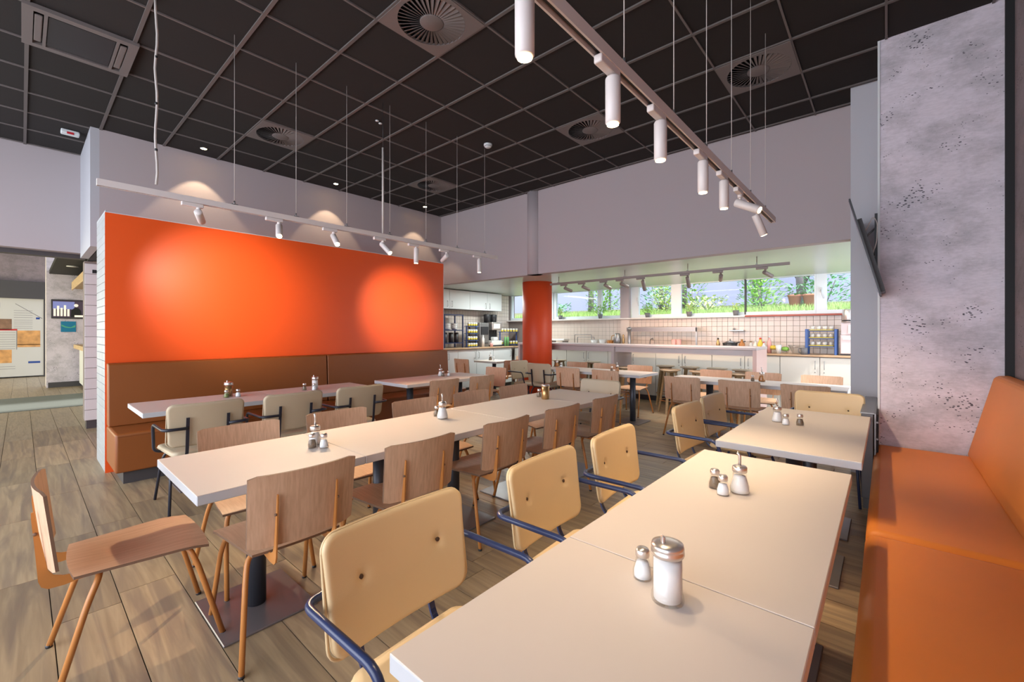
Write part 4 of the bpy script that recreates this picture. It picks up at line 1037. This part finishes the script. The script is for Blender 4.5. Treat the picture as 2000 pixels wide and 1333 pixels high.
def tiered(x, y, zs, label, rows, lab2, w=.16, n=4):
    t = empty('cup_tower', (x, y, WT), 0, label, 'rack')
    for sy in (-w, w): MB().box(-.012, .012, sy-.01, sy+.01, 0, max(zs)+.02).build('post', 'blue', t)
    for k, z in enumerate(zs):
        MB().rbox(-.09, .09, -w, w, z, z+.012, .003, 1).build('tier', 'blue', t)
        for q in range(n):
            yy = -w+.04+(2*w-.08)*q/(n-1)
            o = empty('yogurt_cup', (x+.04, y+yy, WT+z+.0125), 0, '%s, %s tier, %s from left' % (lab2, ['lowest', 'second', 'third', 'top'][k], ['first', 'second', 'third', 'fourth', 'fifth', 'sixth'][q]), 'cup', lab2+' group')
            MB().lathe([(0, 0), (.026, 0), (.032, .05)], 10).build('body', 'yellow_tray', o); MB().lathe([(.0325, .05), (.034, .052), (.034, .085), (0, .09)], 10).build('lid', 'ceramic', o)
tiered(-7.62, 7.22, (.0, .16, .33, .5), 'blue four-tier tower of yellow cups left of the coffee machine', 4, 'small yellow cup left of the coffee machine')
tiered(-7.66, 8.62, (.03, .36), 'blue shelf of yellow cups beside the red column', 2, 'small yellow cup beside the red column', .33, 6)
t = empty('steel_dispenser', (-7.75, 7.62, WT), 0, 'brushed steel dispenser between cup tower and coffee machine', 'dispenser'); MB().rbox(-.18, .18, -.16, .16, 0, .6, .01).build('body', 'grey_metal', t); MB().box(.18, .2, -.12, .12, .3, .5).build('panel', 'dark', t); MB().box(.18, .21, -.1, .1, .08, .1).build('drip_shelf', 'dark', t)
t = empty('coffee_machine', (-7.72, 8.05, WT), 0, 'large coffee machine with dark bean hoppers in the kitchen corner', 'coffee machine')
MB().rbox(-.2, .18, -.19, .19, .03, .15, .01).build('base', 'ceramic', t); MB().rbox(-.2, .0, -.19, .19, .15, .62, .01).build('body', 'dark', t); MB().rbox(.0, .17, -.17, .19, .42, .62, .01).build('head', 'chrome', t)
MB().box(.171, .176, -.12, .12, .46, .58).build('display', 'sill', t); MB().rbox(-.2, .2, -.2, .2, 0, .03, .005).build('drip_tray', 'dark', t)
for k, dy in enumerate((-.13, .10)): MB().lathe([(0, 0), (.085, 0), (.095, .19), (.09, .2), (0, .21)], 14, (-.05, dy, .622)).build('bean_hopper', 'dark', t)
for k in (-.04, .04): MB().tube([(.1, k, .42), (.1, k, .33)], .012, 8).build('spout', 'dark', t)
MB().rbox(.02, .15, -.08, .08, .152, .24, .02).build('milk_jug', 'ceramic', t)
bt = simple('bottle', [(0, 0), (.035, 0), (.035, .2), (.02, .23), (.02, .27)], 'sill', (-7.50, 7.5, WT), 'cream bottle in front of the steel dispenser', 'bottle', None, [('cap', MB().lathe([(.022, .26), (.022, .29), (0, .29)], 10), 'white_paint')])
simple('cup', [(0, 0), (.035, 0), (.045, .1), (.04, .1), (.03, .01), (0, .01)], 'pink', (-7.42, 7.72, WT), 'pink cup at the edge of the coffee counter', 'cup')
for k in range(2):
    simple('juice_carton', [(0, 0), (.04, 0), (.04, .2), (.02, .24), (0, .24)], 'green_box', (-7.50, 8.32+.1*k, WT), 'green carton right of the coffee machine, %s one' % ['left', 'right'][k], 'carton', 'green cartons', [('cap', MB().lathe([(.012, .24), (.012, .26), (0, .26)], 8), 'yellow_tray')], 4)
# plants on the sill
def leaves(n, rx, rz, size, z0=0, seed=1, up=.6):
    rnd = random.Random(seed); b = MB()
    for _ in range(n):
        a = rnd.uniform(0, 2*PI); rr = rx*math.sqrt(rnd.random()); z = z0+rz*rnd.random()
        p = Vector((rr*math.cos(a), rr*math.sin(a), z)); d = Vector((math.cos(a)*.8, math.sin(a)*.8, rnd.uniform(-.3, up+.4))).normalized()
        s_ = d.cross(Vector((rnd.uniform(-.3, .3), rnd.uniform(-.3, .3), 1))).normalized(); L_ = size*rnd.uniform(.6, 1.3); w = L_*.3
        nn = s_.cross(d)*L_*.12
        b.add([p, p+d*L_*.5+s_*w+nn, p+d*L_, p+d*L_*.5-s_*w+nn], [(0, 1, 2), (0, 2, 3)])
    return b
for i, (x, h, m, lb) in enumerate([(-6.23, .16, 'leaf_light', 'pale potted plant on the sill beside the red column'), (-5.09, .2, 'leaf', 'bushy bright green potted plant on the sill left of the pier'), (-3.93, .18, 'leaf', 'round bright green potted plant on the sill right of the pier'),
                                   (-3.04, .15, 'leaf_light', 'slim yellow-green potted plant on the window sill'), (-2.17, .13, 'leaf_light', 'sparse pale plant in a grey pot on the window sill')]):
    t = empty('potted_plant', (x, 9.0, 1.716), 0, lb, 'plant', 'potted plants on the sill')
    MB().lathe([(0, 0), (.04, 0), (.06, .10), (.055, .10), (.05, .085), (0, .085)], 16).build('pot', 'pot_grey', t)
    r_ = [.05, .11, .09, .045, .05][i]
    for k in range(3): MB().tube([(0, 0, .08), (.02*math.cos(k*2.1), .02*math.sin(k*2.1), .1+h*.5)], .003, 5).build('stem', 'leaf_dark', t)
    leaves([60, 150, 130, 60, 40][i], r_, h, .05, .10, i).build('leaves', m, t, kind='stuff')

# ================================================================== GARDEN
def bush(x, y, rx, rz, n, m, label, size=.09, name='garden_bush', z=None, trunk=True, extra=None):
    t = empty(name, (x, y, gz(y)), 0, label, 'bush', 'garden bushes')
    leaves(n, rx, rz, size, .03, int(abs(x*31+y*17))).build('leaves', m, t, kind='stuff')
    for k in range(3): MB().tube([(0, 0, 0), (rx*.4*math.cos(k*2.1), rx*.4*math.sin(k*2.1), rz*.7)], .012, 5).build('stem', 'bark', t)
    if extra: leaves(n//4, rx, rz, size*.8, .1, 77).build('blossoms', extra, t, kind='stuff')
bush(-4.25, 10.9, .35, .8, 350, 'leaf_light', 'white-flowering bush behind the big pane, left part', extra='blossom')
bush(-3.3, 11.0, .45, .3, 260, 'leaf_light', 'low pale green bush in the middle of the big pane')
bush(-2.15, 11.2, .42, .8, 480, 'leaf', 'tall leafy bush behind the right half of the big pane')
bush(-1.05, 12.2, .45, .8, 450, 'leaf_dark', 'blue-green bush beside the terracotta pots')
bush(-3.95, 12.0, .35, .7, 220, 'leaf', 'green shrub behind the white-flowering bush')
bush(-2.55, 12.3, .35, 1.1, 350, 'leaf_dark', 'dark leafy sapling against the garden wall')
bush(-6.25, 11.2, .45, .9, 550, 'leaf', 'dense green bush behind the left kitchen window')
bush(-8.0, 11.2, .5, .3, 300, 'leaf_dark', 'low shrub at the foot of the garden wall')
bush(-4.7, 11.6, .5, .7, 400, 'leaf_dark', 'shrub seen through the hinged window pane')
gr = MB(); rg = random.Random(5)
for _ in range(9000):
    x = rg.uniform(-9, 2); y = rg.uniform(9.4, 11.8); h = rg.uniform(.04, .13); a = rg.uniform(0, PI); w = .008
    c, s_ = math.cos(a)*w, math.sin(a)*w; lx, ly = rg.uniform(-.04, .04), rg.uniform(-.04, .04)
    gr.add([(x-c, y-s_, gz(y)), (x+c, y+s_, gz(y)), (x+lx, y+ly, gz(y)+h)], [(0, 1, 2)])
tag(gr.build('garden_grass', 'grass'), 'bright green grass covering the garden bank outside the windows', 'grass', kind='stuff')
for i, (x, y, r_, lean) in enumerate([(-4.75, 11.8, .07, 0), (-4.35, 12.4, .09, .02), (-1.55, 12.6, .11, -.05), (-2.6, 12.8, .07, .03), (-7.3, 12.3, .10, .0)]):
    t = empty('tree_trunk', (x, y, gz(y)), 0, 'tree trunk outside the kitchen window, %s' % ['thin one at the left edge of the big pane', 'right of the thinnest left trunk', 'forked one near the right of the big pane', 'straight one behind the window mullion', 'behind the left kitchen window'][i], 'tree', 'garden tree trunks')
    MB().tube([(0, 0, -.1), (lean, 0, .8), (lean*2, 0, 2.8)], r_, 10, r2=r_*.7).build('trunk', 'bark', t)
    if i in (2, 3):
        for s_ in (-1, 1): MB().tube([(0, 0, .5), (s_*.3, 0, 1.1), (s_*.6, .1, 2.0)], r_*.6, 8, r2=r_*.3).build('branch', 'bark', t)
for i, (x, y, r_) in enumerate([(-1.56, 11.5, .13), (-1.26, 11.5, .15)]):
    t = empty('terracotta_pot', (x, y, gz(y)), 0, 'terracotta flower pot in the garden, %s one' % ['left', 'right'][i], 'plant pot', 'terracotta pots')
    MB().lathe([(0, 0), (r_*.7, 0), (r_, .24), (r_*1.08, .24), (r_*1.08, .28), (r_*.9, .28), (r_*.85, .22), (0, .22)], 16).build('pot', 'terracotta', t); leaves(60, r_, .25, .09, .25, i+40).build('leaves', 'leaf_dark', t, kind='stuff')

# ================================================================== TV, RADIATOR, CORRIDOR THINGS
tv = empty('wall_television', (0, 0, 0), 0, 'thin black television tilted on the side of the concrete pillar', 'television')
p0 = Vector((-.228, 0, 2.47)); p1 = Vector((-.040, 0, 1.70)); d = (p1-p0).normalized(); nrm = Vector((-d.z, 0, d.x)); nrm = nrm if nrm.x > 0 else -nrm
def tvprof(a, b_, t0, t1): return [((p0+d*a)+nrm*t0), ((p0+d*b_)+nrm*t0), ((p0+d*b_)+nrm*t1), ((p0+d*a)+nrm*t1)]
Lt = (p1-p0).length
def tvp(a, b_, t0, t1, y0, y1): return MB().prism([(q.x, q.z) for q in tvprof(a, b_, t0, t1)], 'y', y0, y1)
tvp(0, Lt, 0, .012, 4.35, 5.42).build('bezel', 'dark', tv); tvp(.01, Lt-.01, -.003, 0, 4.36, 5.41).build('screen', 'screen', tv)
tvp(.16, Lt-.02, .012, .042, 4.45, 5.3).build('rear_housing', 'plinth', tv)
MB().box(-.075, -.048, 4.80, 4.95, 1.95, 2.42).build('wall_plate', 'dark', tv)
MB().tube([(-.06, 4.86, 2.32), (-.15, 4.86, 2.22)], .008, 6).tube([(-.06, 4.86, 2.1), (-.11, 4.86, 2.04)], .008, 6).build('tilt_arm', 'grey_metal', tv)
MB().tube(bend([(-.13, 4.6, 2.24), (-.08, 4.6, 2.36), (-.055, 4.6, 2.3), (-.06, 4.6, 2.12), (-.10, 4.6, 2.02)], .06, 6), .004, 6).build('cable', 'cable', tv)
rd = empty('radiator', (0, 0, 0), 0, 'dark metal radiator with a grey top beside the pillar', 'radiator')
MB().rbox(-.15, -.075, 4.36, 5.45, .10, .765, .004, 1).build('front_panel', 'radiator', rd); MB().box(-.155, -.07, 4.355, 5.455, .765, .775).build('top_cover', 'grey_metal', rd)
MB().box(-.070, -.060, 4.36, 5.45, .1, .77).build('rear_frame', 'grey_metal', rd)
sm = MB().box(-.06, -.046, 4.38, 4.74, -.006, .006).mesh('slat'); sm.materials.append(M['grey_metal'])
MB().box(-.058, -.047, 4.40, 4.74, .1, .76).build('shadow_backing', 'black', rd)
for k in range(5): inst(sm, 'slat', rd, (0, 0, .18+.13*k))
for y in (4.45, 5.35): MB().box(-.14, -.08, y-.02, y+.02, 0, .1).build('foot', 'radiator', rd)
# corridor
tag(MB().rbox(-13.8, -11.5, -3.5, .98, 0, .008, .003, 1).build('entrance_mat', 'mat_grey'), 'grey entrance mat across the corridor floor', 'mat')
mb_ = empty('menu_board', (-20.0, 0, 0), 0, 'tall pale menu board with food photos at the corridor end', 'menu board')
MB().box(0, .05, -3.4, .46, .04, 2.42).build('board', 'paper', mb_); MB().box(.02, .06, .46, .52, .0, 2.45).build('frame', 'plinth', mb_)
Xb = .052
def flat(y0, y1, z0, z1, m, name='print'): MB().box(Xb-.002, Xb+.002, y0, y1, z0, z1).build(name, m, mb_)
flat(-.16, .46, .0+1.0, 1.02, 'paper', 'panel_edge')
flat(-.08, .39, .93, 1.44, 'print_food', 'photo'); flat(-.45, -.19, .46, .86, 'print_food', 'photo'); flat(-.45, -.19, 1.47, 1.79, 'print_brown', 'photo')
flat(-.5, -.08, 1.44, 1.49, 'print_red', 'red_band'); flat(-.5, -.42, 2.13, 2.28, 'print_blue', 'blue_block'); flat(.30, .38, 1.79, 1.85, 'print_blue', 'blue_block'); flat(.14, .39, .43, .49, 'print_blue', 'blue_block')
MB().box(Xb-.002, Xb+.002, -.10, -.085, .86, 1.44).build('rule_line', 'print_grey', mb_)
ml = MB().box(Xb-.002, Xb+.002, -.20, .18, -.005, .005).mesh('text_line'); ml.materials.append(M['print_grey'])
for k, z in enumerate((2.05, 1.98, 1.91, 1.84, 1.76, 1.70, 1.64, 1.57, 1.51)): inst(ml, 'text_line', mb_, (0, .05, z))
for k, z in enumerate((1.38, 1.31, 1.24, 1.17, 1.10, 1.03, .96, .89, .35, .28)): inst(ml, 'text_line', mb_, (0, -.30, z))
MB().tube([(Xb, -.12, 2.26), (Xb, .43, 1.82)], .006, 4).build('slanted_line', 'print_grey', mb_)
ct = empty('corridor_television', (-15.78, 0, 0), 0, 'wide television picture showing two dark-suited people, on the concrete pillar', 'television')
MB().rbox(0, .05, .49, 1.40, 1.74, 2.22, .008).build('frame', 'dark', ct); MB().box(.05, .054, .51, 1.38, 1.77, 2.19).build('screen', 'screen', ct)
MB().box(.054, .056, .52, .90, 1.98, 2.17).build('picture_sky', 'screen_blue', ct)
bb = MB()
for k, (y, h) in enumerate(((.55, .13), (.61, .2), (.67, .15), (.73, .22), (.79, .12))): bb.box(.056, .058, y-.02, y+.02, 1.80, 1.86+h)
bb.build('picture_buildings', 'screen_light', ct)
for y in (.93, 1.14):
    MB().prism([(y-.10, 1.78), (y-.09, 1.95), (y-.03, 2.02), (y+.03, 2.02), (y+.09, 1.95), (y+.10, 1.78)], 'x', .056, .059).build('picture_person', 'black', ct)
    MB().lathe([(.04, 0), (.04, .004)], 14, mtx=Matrix.Translation((.058, y, 2.08)) @ Matrix.Rotation(R(90), 4, 'Y')).build('picture_face', 'screen_light', ct)
MB().box(.058, .060, .90, 1.12, 1.78, 1.83).build('picture_paper', 'screen_light', ct)
bp = empty('blue_poster', (-15.79, 0, 0), 0, 'small blue and green poster under the corridor television', 'poster')
MB().box(0, .01, .66, .93, 1.40, 1.67).build('sheet', 'print_cyan', bp); MB().prism([(.67, 1.59), (.75, 1.54), (.84, 1.52), (.92, 1.58), (.92, 1.52), (.82, 1.50), (.74, 1.51), (.67, 1.55)], 'x', .01, .014).build('green_motif', 'print_teal', bp)
sc = empty('service_counter', (-13.2, 0, 0), 0, 'white service counter with a wooden top at the corridor side', 'counter')
MB().box(-2.4, 2.4, .98, 1.5, .1, .98).build('front', 'white_paint', sc); MB().box(-2.4, 2.4, 1.03, 1.5, 0, .1).build('plinth', 'plinth', sc); MB().rbox(-2.5, 2.4, .88, 1.52, .98, 1.08, .005).build('counter_top', 'canopy', sc)
cn = empty('wooden_canopy', (-12.0, 0, 0), 0, 'pale wooden canopy hanging over the service counter', 'canopy')
MB().box(-3.6, 3.0, .86, 1.5, 2.50, 2.62).build('board', 'canopy', cn); MB().box(-3.6, 3.0, .84, .86, 2.46, 2.66).build('fascia', 'canopy', cn)
for x in (-3, 0, 2.6): MB().box(x-.02, x+.02, 1.1, 1.14, 2.62, 3.2).build('hanger', 'dark', cn)
